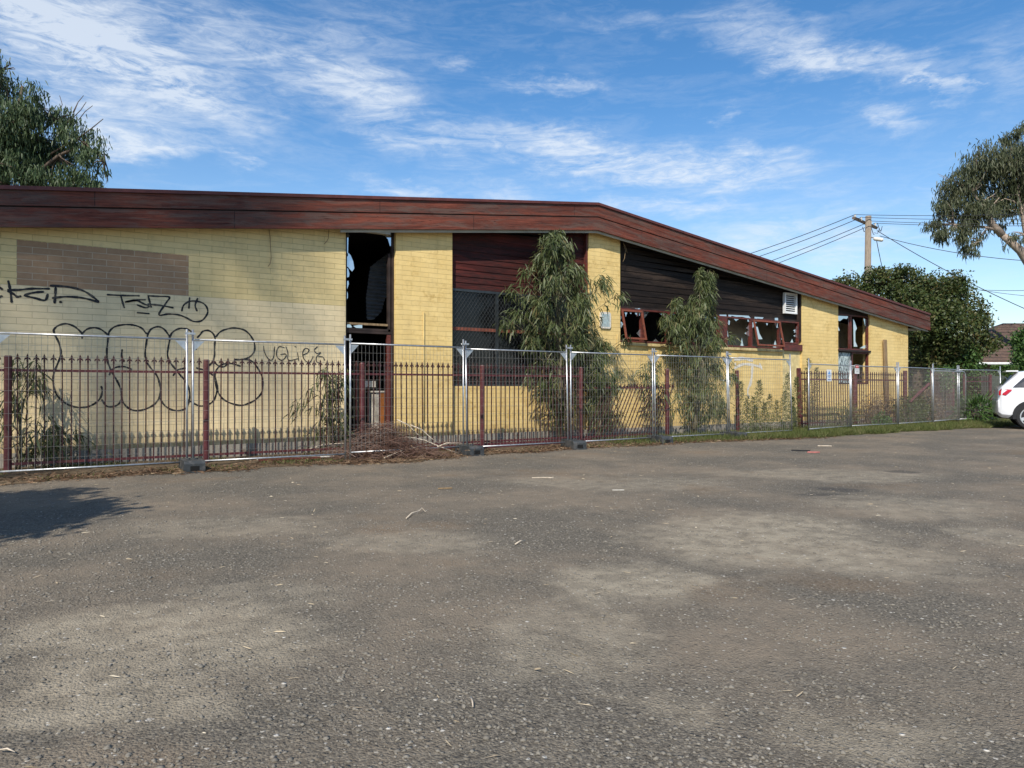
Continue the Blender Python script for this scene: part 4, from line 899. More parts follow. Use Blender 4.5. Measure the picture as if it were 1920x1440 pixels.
# bushy undergrowth near right fence
def bush(c, rx, ry, rz, n, mat, lab, name='shrub', cat='shrub', L=(.05,.1), w=.04, group=None, blade=False, seed=0, trunkmat=M_bark2):
    root = thing(name, lab, cat, (c[0], c[1], 0), group); r = np.random.default_rng(seed)
    u = nrm(r.normal(size=(n, 3))); rad = r.random(n)**.4; lump = 1+.25*np.sin(u[:, 0]*5+seed)*np.cos(u[:, 2]*6+seed)
    P = np.array([c[0], c[1], c[2]])+u*(rad*lump)[:, None]*np.array([rx, ry, rz]); P[:, 2] = np.maximum(P[:, 2], .03)
    if blade: V, Fc = leafmesh(P, u+r.normal(size=(n,3))*.5+np.array([0,0,.3]), r.uniform(L[0], L[1], n), np.full(n, w), .2)
    else: V, Fc = quadleaf(P, r.uniform(L[0], L[1], n), w*r.uniform(.7,1.2,n))
    npmesh('foliage', V, Fc, mat, root)
    mb = MB()
    for k in range(5):
        a = k*1.3+seed; e = Vector((c[0]+rx*.6*math.cos(a), c[1]+ry*.6*math.sin(a), c[2]+rz*.4)); mb.tube([(c[0]+.1*math.cos(a), c[1]+.1*math.sin(a), 0), e.lerp(Vector((c[0], c[1], 0)), .4), e], [.03*rx+.008,.02*rx+.006,.004], 5)
    build('stem', mb, trunkmat, root, recalc=False); return root
def at(px, Y): return PX(px, Y)
bush((at(1580,12.2),12.2,.35), .8,.35,.45, 1500, M_weed, 'grey-green weedy shrub below the blue triangle sign', L=(.05,.1), w=.012, blade=True, seed=1)
bush((at(1632,12.2),12.2,.5), .6,.35,.6, 1600, M_dryw, 'dry brown shrub behind the danger sign panel', L=(.05,.1), w=.012, blade=True, seed=2)
bush((at(1655,12.9),12.85,.5), .8,.3,.5, 1300, M_dryw, 'dry brown bush at the foot of the leaning plank', L=(.05,.1), w=.014, blade=True, seed=3)
bush((at(1652,11.9),11.9,.22), .35,.25,.25, 700, M_shrub, 'small bright green shrub behind the fence with the danger sign', L=(.04,.08), w=.04, seed=4)
bush((at(1705,12.2),12.2,.45), .6,.4,.5, 1500, M_weed, 'weedy shrub at the foot of the far corner post', L=(.05,.1), w=.014, blade=True, seed=5)
bush((*CW(14.3,24.6),.5), .8,.5,.6, 2200, M_dryw, 'brown and green thicket behind the second last fence panel', L=(.06,.12), w=.02, blade=True, seed=6)
bush((*CW(13.2,23.4),.5), .7,.5,.6, 1800, M_hedge, 'dark shrub past the building corner', L=(.06,.12), w=.03, blade=True, seed=7)
bush((*CW(16.3,24.9),.42), .75,.55,.42, 700, M_shrub, 'strappy green clump behind the farthest fence panel', L=(.25,.5), w=.035, blade=True, seed=8)
bush((*CW(15.6,25.8),1.5), .5,.5,.55, 900, M_shrub, 'light green climbing shrub at the second last panel posts', L=(.05,.1), w=.05, seed=9)
# ----- trees
def tree(name, lab, base, trunk, limbs, blobs, n, mat, bark, L, w, blade=False, seed=0, flat=.0, droop=.4, shell=.5, cat='tree', down=.6):
    """trunk: list of (point, radius); limbs: list of lists; blobs: (centre Vector, rx, ry, rz, weight)"""
    root = thing(name, lab, cat, base); r = np.random.default_rng(seed); mb = MB()
    mb.tube([p for p, q in trunk], [q for p, q in trunk], 9); build('trunk', mb, bark, root, smooth=True, recalc=False)
    mb = MB()
    for lm in limbs: mb.tube([p for p, q in lm], [q for p, q in lm], 6)
    rr = random.Random(seed)
    for (c, rx, ry, rz, wt) in blobs:      # twigs inside each clump
        src = min([p for lm in limbs for p, q in lm[1:]]+[p for p, q in trunk], key=lambda p: (Vector(p)-c).length)
        for k in range(5):
            e = c+Vector((rr.uniform(-rx,rx)*.7, rr.uniform(-ry,ry)*.7, rr.uniform(-.3,.8)*rz)); mid = Vector(src).lerp(e, .5)+Vector((rr.gauss(0,.15)*rx, rr.gauss(0,.15)*rx, .1*rz))
            mb.tube([src, mid, e], [.05*rx**.5, .025*rx**.5, .008], 4, cap=False)
    build('branches', mb, bark, root, smooth=True, recalc=False)
    Ws = np.array([b[4]*b[1]*b[3] for b in blobs]); Ws = Ws/Ws.sum(); Ps = []
    for (c, rx, ry, rz, wt), f in zip(blobs, Ws):
        m_ = int(n*f); nc = max(5, int(m_/70)); u = nrm(r.normal(size=(nc, 3))); rad = (shell+(1-shell)*r.random(nc)); cc = np.array(c)+u*rad[:, None]*np.array([rx, ry, rz])
        idx = r.integers(0, nc, m_); cs = .27*min(rx, rz)+.12; Ps.append(cc[idx]+np.clip(r.normal(size=(m_, 3)), -2, 2)*cs*np.array([.6,.6,.5]))
    P = np.concatenate(Ps); m_ = len(P)
    if blade: V, Fc = leafmesh(P, r.normal(size=(m_,3))*.5+np.array([0,0,-down]), r.uniform(L[0], L[1], m_), w*r.uniform(.7,1.2,m_), droop)
    else: V, Fc = quadleaf(P, r.uniform(L[0], L[1], m_), w*r.uniform(.7,1.3,m_), flat)
    npmesh('crown', V, Fc, mat, root); return root
def blob(px, py, rpx, rpz, z, w=1.): s = z/F; return (DP(px, py, z), rpx*s, rpx*s*.8, rpz*s, w)
# peppercorn tree behind the building at left
zz = 30.
bl = [blob(*b, zz+d, w) for *b, d, w in [(0,140,38,45,0,.8),(-50,120,50,60,1,1),(25,190,48,45,-1,.9),(75,215,42,38,0,.7),(115,230,34,30,0,.6),(20,260,70,55,0,1.2),(90,285,60,45,1,1.1),(150,270,38,36,0,.7),(180,310,28,34,0,.6),(40,330,80,40,0,1.3),(130,335,55,28,0,1),(185,345,26,22,0,.6),(-40,250,70,80,0,1.2),(-60,340,70,50,1,1)]]
tb = DP(10, 770, zz); tb.z = 0
limb = lambda pts, r0: [(DP(a, b, zz), r0*(1-i/len(pts))+.008) for i, (a, b) in enumerate(pts)]
tree('peppercorn_tree', 'tall dark green weeping tree rising behind the roof at the left', tb, [(tb, .5), (DP(5,500,zz), .38), (DP(0,330,zz), .3), (DP(-10,210,zz), .15), (DP(0,130,zz), .05)],
 [limb([(0,400),(60,330),(110,290),(160,270),(195,300)], .1), limb([(0,330),(60,260),(100,225),(125,215)], .07), limb([(-5,300),(30,220),(40,160)], .12), limb([(90,290),(150,255),(170,240),(192,222)], .03), limb([(110,245),(135,215),(145,190)], .012), limb([(120,235),(150,205),(160,190)], .012), limb([(100,230),(115,195),(110,178)], .01), limb([(135,210),(145,190),(155,178)], .01), limb([(145,225),(158,208),(172,197)], .01)],
 bl, 30000, M_pep, M_bark2, (.11,.22), .05, True, 5, shell=.25, droop=.6, down=.9)
bs = [DP(172,215,zz), DP(188,212,zz), DP(205,218,zz)]
# right gum tree
zz = 46.
gbl = [blob(*b, zz+d, w) for *b, d, w in [(1905,300,50,45,0,1.1),(1850,310,42,42,0,1),(1880,360,60,50,1,1.1),(1815,345,38,32,0,.9),(1785,350,34,34,0,.9),(1775,385,30,26,0,.8),(1830,390,45,36,0,1),(1900,260,26,18,0,.8),(1945,330,60,60,0,1),
  (1755,425,22,20,0,.9),(1785,435,36,20,0,1),(1820,425,30,16,0,.6),(1812,458,26,18,0,.8),(1808,475,14,9,0,.4),(1870,410,28,20,1,.45),(1905,445,22,14,0,.5),(1890,460,12,9,0,.3),(1925,232,16,14,0,.7),(1840,440,16,12,0,.4)]]
tb = DP(1985, 770, zz); tb.z = 0
tree('gum_tree', 'large eucalyptus with bare pale limbs leaning in from the right edge', tb, [(tb, .55), (DP(1975,620,zz), .45), (DP(1950,520,zz), .38), (DP(1915,470,zz), .27), (DP(1880,440,zz), .2)],
 [limb([(1880,440),(1862,420),(1850,395),(1838,380),(1825,360)], .24), limb([(1866,430),(1845,425),(1820,424),(1790,420)], .1), limb([(1940,500),(1925,440),(1918,400),(1910,365),(1912,330)], .2), limb([(1918,400),(1925,375),(1935,350)], .1), limb([(1915,388),(1900,376),(1885,372),(1870,380)], .05), limb([(1850,430),(1842,440),(1838,450)], .05),limb([(1852,398),(1862,385),(1875,370)], .07)],
 gbl, 21000, M_gum2, M_bark, (.18,.34), .06, True, 9, shell=.35, droop=.5, down=.9)
# dense broad-leaved tree right of the building
zz = 34.
hb = [blob(*b, zz+d, w) for *b, d, w in [(1600,545,40,30,0,1),(1650,535,45,32,0,1),(1700,540,45,34,0,1),(1750,545,50,38,0,1),(1800,560,45,40,0,1),(1690,510,28,14,0,.6),(1655,515,30,12,0,.6),(1790,520,34,14,0,.6),(1560,535,22,12,0,.7),(1720,590,50,45,-1,1),(1780,610,55,50,-1,1.1),(1825,600,36,34,0,.9),(1735,650,45,45,0,1),(1790,660,55,35,0,1),(1840,650,38,28,0,.8),(1745,690,45,30,0,.8),(1800,690,40,24,0,.6),(1690,600,50,60,1,1),(1720,640,30,60,1,1)]]
tb = DP(1720, 760, zz); tb.z = 0
tree('broadleaf_tree', 'wide bushy green tree filling the sky beyond the low end of the roof', tb, [(tb, .3), (DP(1720,690,zz), .25), (DP(1715,620,zz), .18), (DP(1710,560,zz), .08)],
 [limb([(1720,680),(1760,640),(1800,610)], .12), limb([(1718,660),(1690,600),(1650,550)], .12), limb([(1715,620),(1750,570),(1790,545)], .1), limb([(1720,690),(1780,680),(1830,660)], .1), limb([(1650,550),(1620,545),(1590,545)], .06)],
 hb, 46000, M_hedge, M_bark2, (.10,.2), .085, False, 13, shell=.5)
bush((*CW(21.3,33.5),1.7), 1.0,.9,1.7, 5000, M_shrub, 'rounded green shrub under the broad tree', L=(.1,.18), w=.09, seed=15)
# clipped hedge and shrub by the house
zz = 33; c = DP(1884, 720, zz)
mb = MB(); mb.box(c.x-.35, c.x+.35, c.y-.4, c.y+.4, 0, CH+(HY-686)*zz/F); 
P = rng.uniform(-1, 1, (3500, 3)); ax = rng.integers(0, 3, 3500); P[np.arange(3500), ax] = np.sign(P[np.arange(3500), ax]); hh_ = CH+(HY-686)*zz/F
P = P*np.array([.42,.42,hh_/2])+np.array([c.x, c.y, hh_/2]); V, Fc = quadleaf(P, rng.uniform(.08,.14,3500), rng.uniform(.05,.08,3500))
hd = thing('clipped_hedge', 'narrow clipped hedge in front of the tiled house', 'hedge', (c.x, c.y, 0)); npmesh('foliage', V, Fc, M_shrub, hd); build('core', mb, M_hedge, hd)
zz = 36; tb = DP(1945, 760, zz); tb.z = 0
tree('broadleaf_tree', 'green tree at the right edge in front of the tiled roof', tb, [(tb, .2), (DP(1945,690,zz), .12), (DP(1945,640,zz), .05)], [limb([(1945,690),(1925,660),(1915,640)], .06)],
 [blob(*b, zz, 1) for b in [(1925,640,22,20),(1918,665,24,22),(1940,650,40,40),(1925,690,26,22),(1912,700,16,14)]], 8000, M_shrub, M_bark2, (.1,.2), .09, False, 17)
# house
zh = 48.; hs_ = thing('house', 'house with weathered brown tiled hip roof beyond the fences', 'house', (*CW(35.5, zh+4), 0))
mt, g = newmat('weathered_roof_tile'); P = g.pos(); x, y, z = g.xyz(P)[:3]
rw = g.m('FRACT', g.m('MULTIPLY', z, 4.6)); nn = g.noise(P, 2.2, 5, .7); n4 = g.noise(P, 9., 4, .6)
cc_ = g.mix(g.rng(nn, .35, .65), (.085,.055,.042), (.14,.09,.066)); cc_ = g.mix(g.rng(n4, .5, .66), cc_, (.06,.05,.045)); cc_ = g.mix(g.rng(rw, .25, .0), cc_, (.03,.02,.018))
g.out(cc_, .8, 0, g.bump(rw, .8, .05), .2)
hx0, hx1 = 30.2, 47; e0 = CH+(HY-680)*zh/F; rz_ = CH+(HY-606)*(zh+4.6)/F
def CP(r, z, h): return (*CW(r, z), h)
mb = MB(); A = [CP(hx0-1, zh, e0), CP(hx1, zh, e0), CP(hx1, zh+9.2, e0), CP(hx0-1, zh+9.2, e0), CP(hx0+6.2, zh+4.6, rz_), CP(hx1-6, zh+4.6, rz_)]
mb.add(A, [(0,1,5,4),(3,4,5,2),(0,4,3),(1,2,5)]); build('roof', mb, mt, hs_)
mb = MB(); mb.add([CP(hx0-.5, zh+.5, 0), CP(hx1-.5, zh+.5, 0), CP(hx1-.5, zh+.5, e0), CP(hx0-.5, zh+.5, e0), CP(hx0-.5, zh+8.7, 0), CP(hx1-.5, zh+8.7, 0), CP(hx1-.5, zh+8.7, e0), CP(hx0-.5, zh+8.7, e0)], [(0,1,2,3),(0,4,7,3),(4,5,6,7),(1,5,6,2)]); build('wall', mb, simple('house_brick', (.14,.09,.07), .8), hs_)
mb = MB(); mb.tube([CP(hx0-1, zh-.05, e0-.06), CP(hx1, zh-.05, e0-.06)], .09, 6); build('gutter', mb, M_white, hs_)
# dark timber fence far behind
mb = MB()
a = Vector(CW(20.5, 31.)); b = Vector(CW(36., 38.)); L_ = (b-a).length; k = int(L_/.16); dv = (b-a)/L_
for i in range(k):
    p = a+dv*(i*.16); h_ = 1.75+.03*math.sin(i*1.7); q = p+dv*.14; nrm_ = Vector((-dv.y, dv.x))*.02
    mb.add([(p.x,p.y,0),(q.x,q.y,0),(q.x,q.y,h_),(p.x,p.y,h_),(p.x+nrm_.x,p.y+nrm_.y,0),(q.x+nrm_.x,q.y+nrm_.y,0),(q.x+nrm_.x,q.y+nrm_.y,h_),(p.x+nrm_.x,p.y+nrm_.y,h_)], [(0,1,2,3),(4,7,6,5),(0,4,5,1),(3,2,6,7),(0,3,7,4),(1,5,6,2)])
o = build('paling_fence', mb, simple('green_grey_paling', (.075,.085,.065), .85, var=.4, scale=2)); origin(o, (a.x, a.y, 0)); tag(o, 'dark green-grey paling fence in front of the house', 'fence')
# ================================================================== POWER POLE AND WIRES
zp = 37.; pb = DP(1624, 727, zp); ptop = CH+(HY-405)*zp/F
pp = thing('power_pole', 'weathered power pole with crossarm and street light', 'power pole', (pb.x, pb.y, 0))
mb = MB(); tp = DP(1629, 405, zp); mb.tube([(pb.x, pb.y, 0), (tp.x, tp.y, ptop)], [.2, .15], 10); build('pole', mb, M_poleg, pp, smooth=True)
mb = MB(); ca, cb_ = DP(1601, 408, zp-.6), DP(1644, 427, zp+1.0); mb.tube([ca, cb_], .10, 4); build('crossarm', mb, simple('crossarm_timber', (.14,.11,.09), .8), pp)
ins = [DP(1604, 402, zp-.6), DP(1616, 407, zp-.2), DP(1634, 414, zp+.6), DP(1642, 418, zp+1)]
for q in ins:
    mb = MB(); mb.tube([q-Vector((0,0,.18)), q-Vector((0,0,.02))], [.03,.05], 6); build('insulator', mb, M_dirtw, pp)
la, lb_ = DP(1632, 444, zp), DP(1640, 446, zp-.4)
sl2 = MB(); sl2.tube([la, lb_], .03, 6); arm = build('light_arm', sl2, M_galv, pp)
mb = MB(); q0, q1 = DP(1638, 447, zp-.4), DP(1657, 450, zp-.6); mb.tube([q0, q0.lerp(q1,.15), q0.lerp(q1,.85), q1], [.05,.1,.1,.06], 8); build('lamp_head', mb, M_dirtw, arm, smooth=True)
mb = MB()
for k, (a, b, c_, d_) in enumerate([(1634,425,1640,440),(1646,418,1652,432),(1648,432,1655,424),(1618,425,1622,433),(1640,436,1650,428)]):
    p, q = DP(a, b, zp), DP(c_, d_, zp-.2); mb.tube([p, p.lerp(q,.5)+Vector((.05,0,-.15)), q], .016, 4)
build('jumper_wires', mb, M_cable, pp, recalc=False)
def wire(a, b, sag, lab, r=.017):
    mb = MB(); mb.tube([a.lerp(b, t/12)-Vector((0,0,sag*4*(t/12)*(1-t/12))) for t in range(13)], r, 4); o = build('power_line', mb, M_cable, smooth=True, recalc=False); origin(o, a); tag(o, lab, 'power line', 'overhead wires from the power pole'); return o
ll = [('topmost wire running left from the pole behind the roof', (1240,522)), ('second wire running left from the pole', (1240,535)), ('third wire running left from the pole', (1240,554)), ('lowest wire running left from the pole', (1240,566))]
for q, (lab, (a, b)) in zip(ins, ll): wire(q, DP(a, b, zp+6), .25, lab)
rl = [('topmost wire running right from the pole', (2050,396)), ('second wire running right from the pole', (2050,407)), ('third wire running right from the pole', (2050,416)), ('lowest level wire running right from the pole', (2050,420))]
for q, (lab, (a, b)) in zip(ins, rl): wire(q, DP(a, b, zp-1), .12, lab)
wire(DP(1645,432,zp), DP(2000,612,zp-6), .25, 'service wire sloping steeply down to the right edge'); wire(DP(1650,442,zp), DP(2000,492,zp-4), .3, 'sagging service wire crossing in front of the gum tree')
wire(DP(1643,444,zp), DP(1657,512,zp+3), .05, 'short wire dropping from the pole into the broad tree'); wire(DP(1700,515,zp+12), DP(2000,560,zp+12), .3, 'distant wire above the house roof', .02); wire(DP(1760,538,zp+14), DP(2000,541,zp+14), .2, 'level distant wire right of the broad tree', .02)
# ================================================================== WHITE CAR
def make_suv(lab, paint, name='parked_car'):
    root = thing(name, lab, 'car', (0,0,0))
    # station: x, half width low, half width belt, half width roof, z bottom, z mid, z belt, z roof
    S = [(0.00,.80,.80,.70,.46,.60,.82,.83),(.03,.90,.90,.74,.42,.62,.84,.86),(.06,.92,.88,.72,.38,.64,.88,1.19),(.12,.94,.90,.70,.34,.68,1.18,1.25),(.30,.955,.93,.68,.32,.70,1.18,1.44),(.48,.965,.94,.67,.32,.72,1.18,1.62),(.56,.965,.945,.68,.32,.74,1.18,1.70),(.9,.97,.95,.70,.30,.74,1.17,1.74),(1.4,.97,.955,.71,.30,.74,1.15,1.76),(2.3,.97,.955,.71,.30,.73,1.12,1.75),(2.9,.97,.955,.68,.30,.72,1.10,1.66),(3.35,.965,.95,.66,.32,.72,1.09,1.34),(3.65,.96,.93,.70,.33,.72,1.08,1.12),(4.35,.93,.88,.66,.36,.70,.98,1.01),(4.72,.84,.80,.56,.40,.62,.86,.88),(4.80,.70,.66,.46,.46,.58,.72,.74)]
    ring = []
    for (x, wl1, wb, wr, z0, zm, zbl, zrf) in S:
        half = [(wl1*.9, z0), (wl1, z0+.10), (wl1+.008, zm), (wb, zbl), (wb-.02+(wr-wb)*.1, zbl+(zrf-zbl)*.12), (wr+.03, zbl+(zrf-zbl)*.86), (wr-.08, zbl+(zrf-zbl)*.98), (0, zrf+.012)]
        ring.append([(x, -a, b) for a, b in half]+[(x, a, b) for a, b in half[::-1][1:]])
    k = len(ring[0]); vs = [p for r in ring for p in r]; fs = [(i*k+j_, i*k+(j_+1) % k, (i+1)*k+(j_+1) % k, (i+1)*k+j_) for i in range(len(S)-1) for j_ in range(k)]
    fs += [tuple(range(k)), tuple(range((len(S)-1)*k, len(S)*k))]
    mb = MB(); mb.add(vs, fs); body = build('body', mb, paint, root, smooth=True)
    md = body.modifiers.new('bevel', 'BEVEL'); md.width = .025; md.segments = 3; md.limit_method = 'ANGLE'; md.angle_limit = math.radians(22)
    Mg = D.materials.get('car_glass') or glassy('car_glass', (.01,.012,.016), .05, 0., .9)
    Md = D.materials.get('car_dark_trim') or simple('car_dark_trim', (.02,.02,.022), .6)
    def side(name, pts, mat, off=.012):
        for s in (-1, 1):
            mb = MB(); n = len(pts); v1 = [(x, s*(y+off), z) for x, y, z in pts]; v2 = [(x, s*(y-.03), z) for x, y, z in pts]
            mb.add(v1+v2, [tuple(range(n)), tuple(range(n, 2*n))[::-1]]+[(i, (i+1) % n, (i+1) % n+n, i+n) for i in range(n)]); build(name, mb, mat, root)
    side('side_window', [(.40,.925,1.25),(1.05,.935,1.22),(1.05,.78,1.62),(.74,.785,1.60)], Mg); side('side_window', [(1.12,.935,1.20),(2.12,.935,1.15),(2.12,.775,1.62),(1.12,.78,1.62)], Mg); side('side_window', [(2.2,.935,1.15),(3.2,.935,1.14),(2.85,.79,1.52),(2.2,.775,1.61)], Mg)
    side('tail_light', [(.05,.86,1.00),(.22,.945,1.0),(.36,.945,1.14),(.36,.94,1.17),(.10,.87,1.18),(.055,.84,1.12)], simple('tail_light_red', (.45,.012,.015), .15, 0, .8, coat=.5) if not D.materials.get('tail_light_red') else D.materials['tail_light_red'], .02)
    side('rear_quarter_trim', [(.02,.62,.32),(.4,.955,.30),(.4,.975,.42),(.02,.80,.50)], Md, .012)
    mb = MB(); mb.box(.25, .55, -.60, .60, 1.70, 1.735); o = build('spoiler', mb, paint, root)
    mb = MB(); mb.add([(.115,-.6,1.22),(.115,.6,1.22),(.36,.56,1.60),(.36,-.56,1.60),(.15,-.6,1.2),(.15,.6,1.2),(.42,.56,1.58),(.42,-.56,1.58)], [(0,1,2,3),(4,7,6,5),(0,4,5,1),(3,2,6,7),(0,3,7,4),(1,5,6,2)]); build('rear_window', mb, Mg, root)
    mb = MB(); mb.box(3.0,3.1,-1.08,-.95,1.12,1.26); build('mirror', mb, paint, root); mb = MB(); mb.box(3.0,3.1,.95,1.08,1.12,1.26); build('mirror', mb, paint, root)
    for x in (.82, 3.80):
        for s in (-1, 1):
            mb = MB(); n = 28; R1 = .45
            mb.prism([(x+R1*math.cos(2*math.pi*i/n), .40+R1*math.sin(2*math.pi*i/n)) for i in range(n) if .40+R1*math.sin(2*math.pi*i/n) > .27], s*.90, s*.978); build('wheel_arch', mb, Md, root)
            mb = MB(); mb.tube([(x, s*.72, .375), (x, s*.74, .375), (x, s*.96, .375), (x, s*.985, .375)], [.34,.375,.375,.35], 32); wh = build('wheel', mb, M_rubber, root, smooth=False)
            mb = MB(); mb.tube([(x, s*.97, .375), (x, s*.9865, .375)], .265, 28); build('rim_dish', mb, Md, wh)
            mb = MB(); mb.tube([(x, s*.98, .375), (x, s*.992, .375)], .06, 14)
            for q in range(5):
                a_ = 2*math.pi*q/5+.3
                mb.box(.03, .255, -.045, .045, -.006, .006, 0, Matrix.Translation((x, s*.990, .375)) @ Matrix.Rotation(a_, 4, 'Y') @ Matrix.Rotation(math.pi/2, 4, 'X'))
            n = 28
            mb.add([(x+rr*math.cos(2*math.pi*i/n), s*.9885, .375+rr*math.sin(2*math.pi*i/n)) for rr in (.245,.272) for i in range(n)], [(i, (i+1) % n, n+(i+1) % n, n+i) for i in range(n)])
            build('rim', mb, D.materials.get('alloy') or simple('alloy', (.6,.61,.63), .3, .8, .5), wh)
    return root
M_cw, g = newmat('white_car_paint'); g.out((.74,.75,.77), .28, 0, None, .5, coat=.8)
car = make_suv('white four-wheel-drive car parked at the right edge, seen from its rear quarter', M_cw)
hd_ = Vector((.865, -.50)).normalized(); base = Vector((14.35, 21.0))+Vector((-hd_.y, hd_.x))*.97
p = CW(*base); w0 = Vector(CW(hd_.x, hd_.y)); car.location = (p[0], p[1], 0); car.rotation_euler = (0, 0, math.atan2(w0.y, w0.x))
# ================================================================== GROUND COVER AND DEBRIS
# grass
def grass(n, fx, lab, mat, h=(.05,.16), seed=0, name='grass'):
    r = np.random.default_rng(seed); P = []
    while len(P) < n:
        x, y, k = fx(r)
        if k: P.append((x, y, 0))
    P = np.array(P); Dd = r.normal(size=(n, 3))*.45+np.array([0,0,1]); Ls = r.uniform(h[0], h[1], n)
    V, Fc = leafmesh(P, Dd, Ls, r.uniform(.005,.011,n), .25); V[:, 2] = np.maximum(V[:, 2], .002); o = npmesh(name, V, Fc, mat); return tag(o, lab, 'grass', kind='stuff')
def gden(r):
    x = r.uniform(10, 30); lo = verge_y(x)-.05; hi = 12.6 if x < 24.5 else 16.5; y = r.uniform(lo, hi)
    d = np.interp(x, [10, 12.5, 14, 16, 25, 30], [.05, .35, .8, 1, 1, .8]); cl = .5+.5*math.sin(x*3.1+1.3*math.sin(y*4))*math.sin(y*5+x)
    return x, y, r.random() < d*(.35+.65*cl)*(1 if y < lo+1.3 else .5)
grass(70000, gden, 'green grass growing along the foot of the right hand fences', M_grass, (.06,.26), 3)
def gsp(r):
    x = r.uniform(-3, 12.5); y = r.uniform(verge_y(x), 13.1); cl = math.sin(x*2.1+.7)*math.sin(y*3+x*1.3); return x, y, cl > .3
grass(7000, gsp, 'sparse tufts of grass in the soil beneath the near fences', M_grass, (.03,.11), 4)
# dry leaf litter
n = 26000; xs_ = rng.uniform(-5, 16, n); ys_ = np.array([verge_y(x) for x in xs_])+np.abs(rng.normal(0, .38, n))-rng.random(n)**3*.35
P = np.stack([xs_, ys_, rng.uniform(.008, .035, n)], 1); k = (ys_ < 13.15) & (np.sin(xs_*2.7)*np.sin(xs_*.9+ys_*3)+rng.normal(0,.5,n) > -.25); P = P[k]; n = len(P)
Dd = rng.normal(size=(n,3))*np.array([1,1,.2]); V, Fc = leafmesh(P, Dd, rng.uniform(.03,.12,n), rng.uniform(.006,.016,n), 0.); V[:, 2] = np.maximum(V[:, 2], .008)
o = npmesh('leaf_litter', V, Fc, M_litter); tag(o, 'dry brown leaves and bark strips strewn along the fence line', 'leaf litter', kind='stuff')
# scattered bits on the asphalt
n = 1500; zz_ = 2.2+17*rng.random(n)**.7; tt = rng.uniform(-.8,.8,n); xy = np.array([CW(a*b, b) for a, b in zip(tt, zz_)]); k = np.array([xy[i,1] < verge_y(xy[i,0])-.05 for i in range(n)])
P = np.concatenate([xy, np.full((n,1), .006)], 1)[k]; n = len(P)
V, Fc = leafmesh(P, rng.normal(size=(n,3))*np.array([1,1,.06]), rng.uniform(.015,.075,n), rng.uniform(.003,.010,n), 0.); V[:,2] = np.maximum(V[:,2], .005)
o = npmesh('fallen_leaves', V, Fc, leafmat('pale_dry_leaf', [(.25,.19,.12),(.42,.34,.23),(.6,.53,.4)], .2, .7, 0, 2)); tag(o, 'scattered pale leaf and bark scraps on the car park', 'leaf litter', kind='stuff')
# gravel
def stones(n, zf, size, seed):
    r = np.random.default_rng(seed); z = zf(r, n); t = r.uniform(-.82,.82,n); X_ = z*CT+t*z*ST; Y_ = z*ST-t*z*CT
    s = size[0]+(size[1]-size[0])*r.random(n)**4.5; cl = np.sin(X_*2.1+1.1*np.sin(Y_*1.7))*np.sin(Y_*2.6+X_*.7)+.4*np.sin(X_*7+Y_*5); k = (cl+r.normal(0,.5,n)) > -.35
    X_, Y_, s = X_[k], Y_[k], s[k]; n = len(X_)
    base = np.array([(1,0,0),(0,1,0),(-1,0,0),(0,-1,0),(0,0,.9),(0,0,-.6),(.7,.7,.45),(-.7,.7,.4),(-.7,-.7,.45),(.7,-.7,.4)])
    fc = np.array([(0,6,9),(0,1,6),(1,7,6),(1,2,7),(2,8,7),(2,3,8),(3,9,8),(3,0,9),(6,7,4),(7,8,4),(8,9,4),(9,6,4)])
    a = r.uniform(0,6.283,n); sc = r.uniform(.55,1.25,(n,3))*s[:,None]; sc[:,2] *= .7
    V = base[None]*sc[:,None,:]*(1+r.normal(0,.13,(n,10,1))); c_, s_ = np.cos(a)[:,None], np.sin(a)[:,None]
    V = np.stack([V[:,:,0]*c_-V[:,:,1]*s_+X_[:,None], V[:,:,0]*s_+V[:,:,1]*c_+Y_[:,None], V[:,:,2]+sc[:,2:3]*.15], 2).reshape(-1,3)
    return V, fc[None]+(np.arange(n)*10)[:,None,None], n
V1, F1, n1 = stones(50000, lambda r, n: 2.0+4.5*r.random(n)**1.3, (.002,.0125), 1); V2, F2, n2 = stones(14000, lambda r, n: 5.5+9*r.random(n), (.004,.015), 2)
o = npmesh('gravel', np.concatenate([V1, V2]), [F1.reshape(-1,3), F2.reshape(-1,3)+len(V1)], M_stone); tag(o, 'loose grey and tan gravel scattered over the asphalt', 'gravel', kind='stuff')
# branch pile
cx, cy = GP(748, 857); bp = thing('branch_pile', 'heap of dead brown branches in front of the doorway', 'branch pile', (cx, cy, 0))
mb = MB(); r = random.Random(4)
ex = Vector((ST, -CT)).normalized(); ey = Vector((CT, ST))
for i in range(2000):
    a = r.gauss(-.28,.40); b = r.gauss(0,.22); hgt = max(.0, .50*math.exp(-((a+.35)/.42)**2-(b/.4)**2)+.12*math.exp(-(a/.9)**2)); z = r.random()*hgt+.01
    p = Vector((cx, cy))+ex*a+ey*b; L_ = r.uniform(.12,.5); an = r.gauss(.15,.5)+(math.pi if r.random() < .5 else 0); dv = Vector((*(ex*math.cos(an)+ey*math.sin(an)*.7), r.gauss(0,.25)))*L_
    p0 = Vector((p.x, p.y, z)); p1 = p0+dv*.5+Vector((r.gauss(0,.03), r.gauss(0,.03), r.uniform(0,.07))); p2 = p0+dv; p1.z = max(p1.z,.01); p2.z = max(.008, p2.z-.05); rr = r.uniform(.0015,.0055)
    mb.tube([p0, p1, p2], [rr, rr*.8, rr*.4], 4, cap=False)
build('twigs', mb, M_twig, bp, recalc=False)
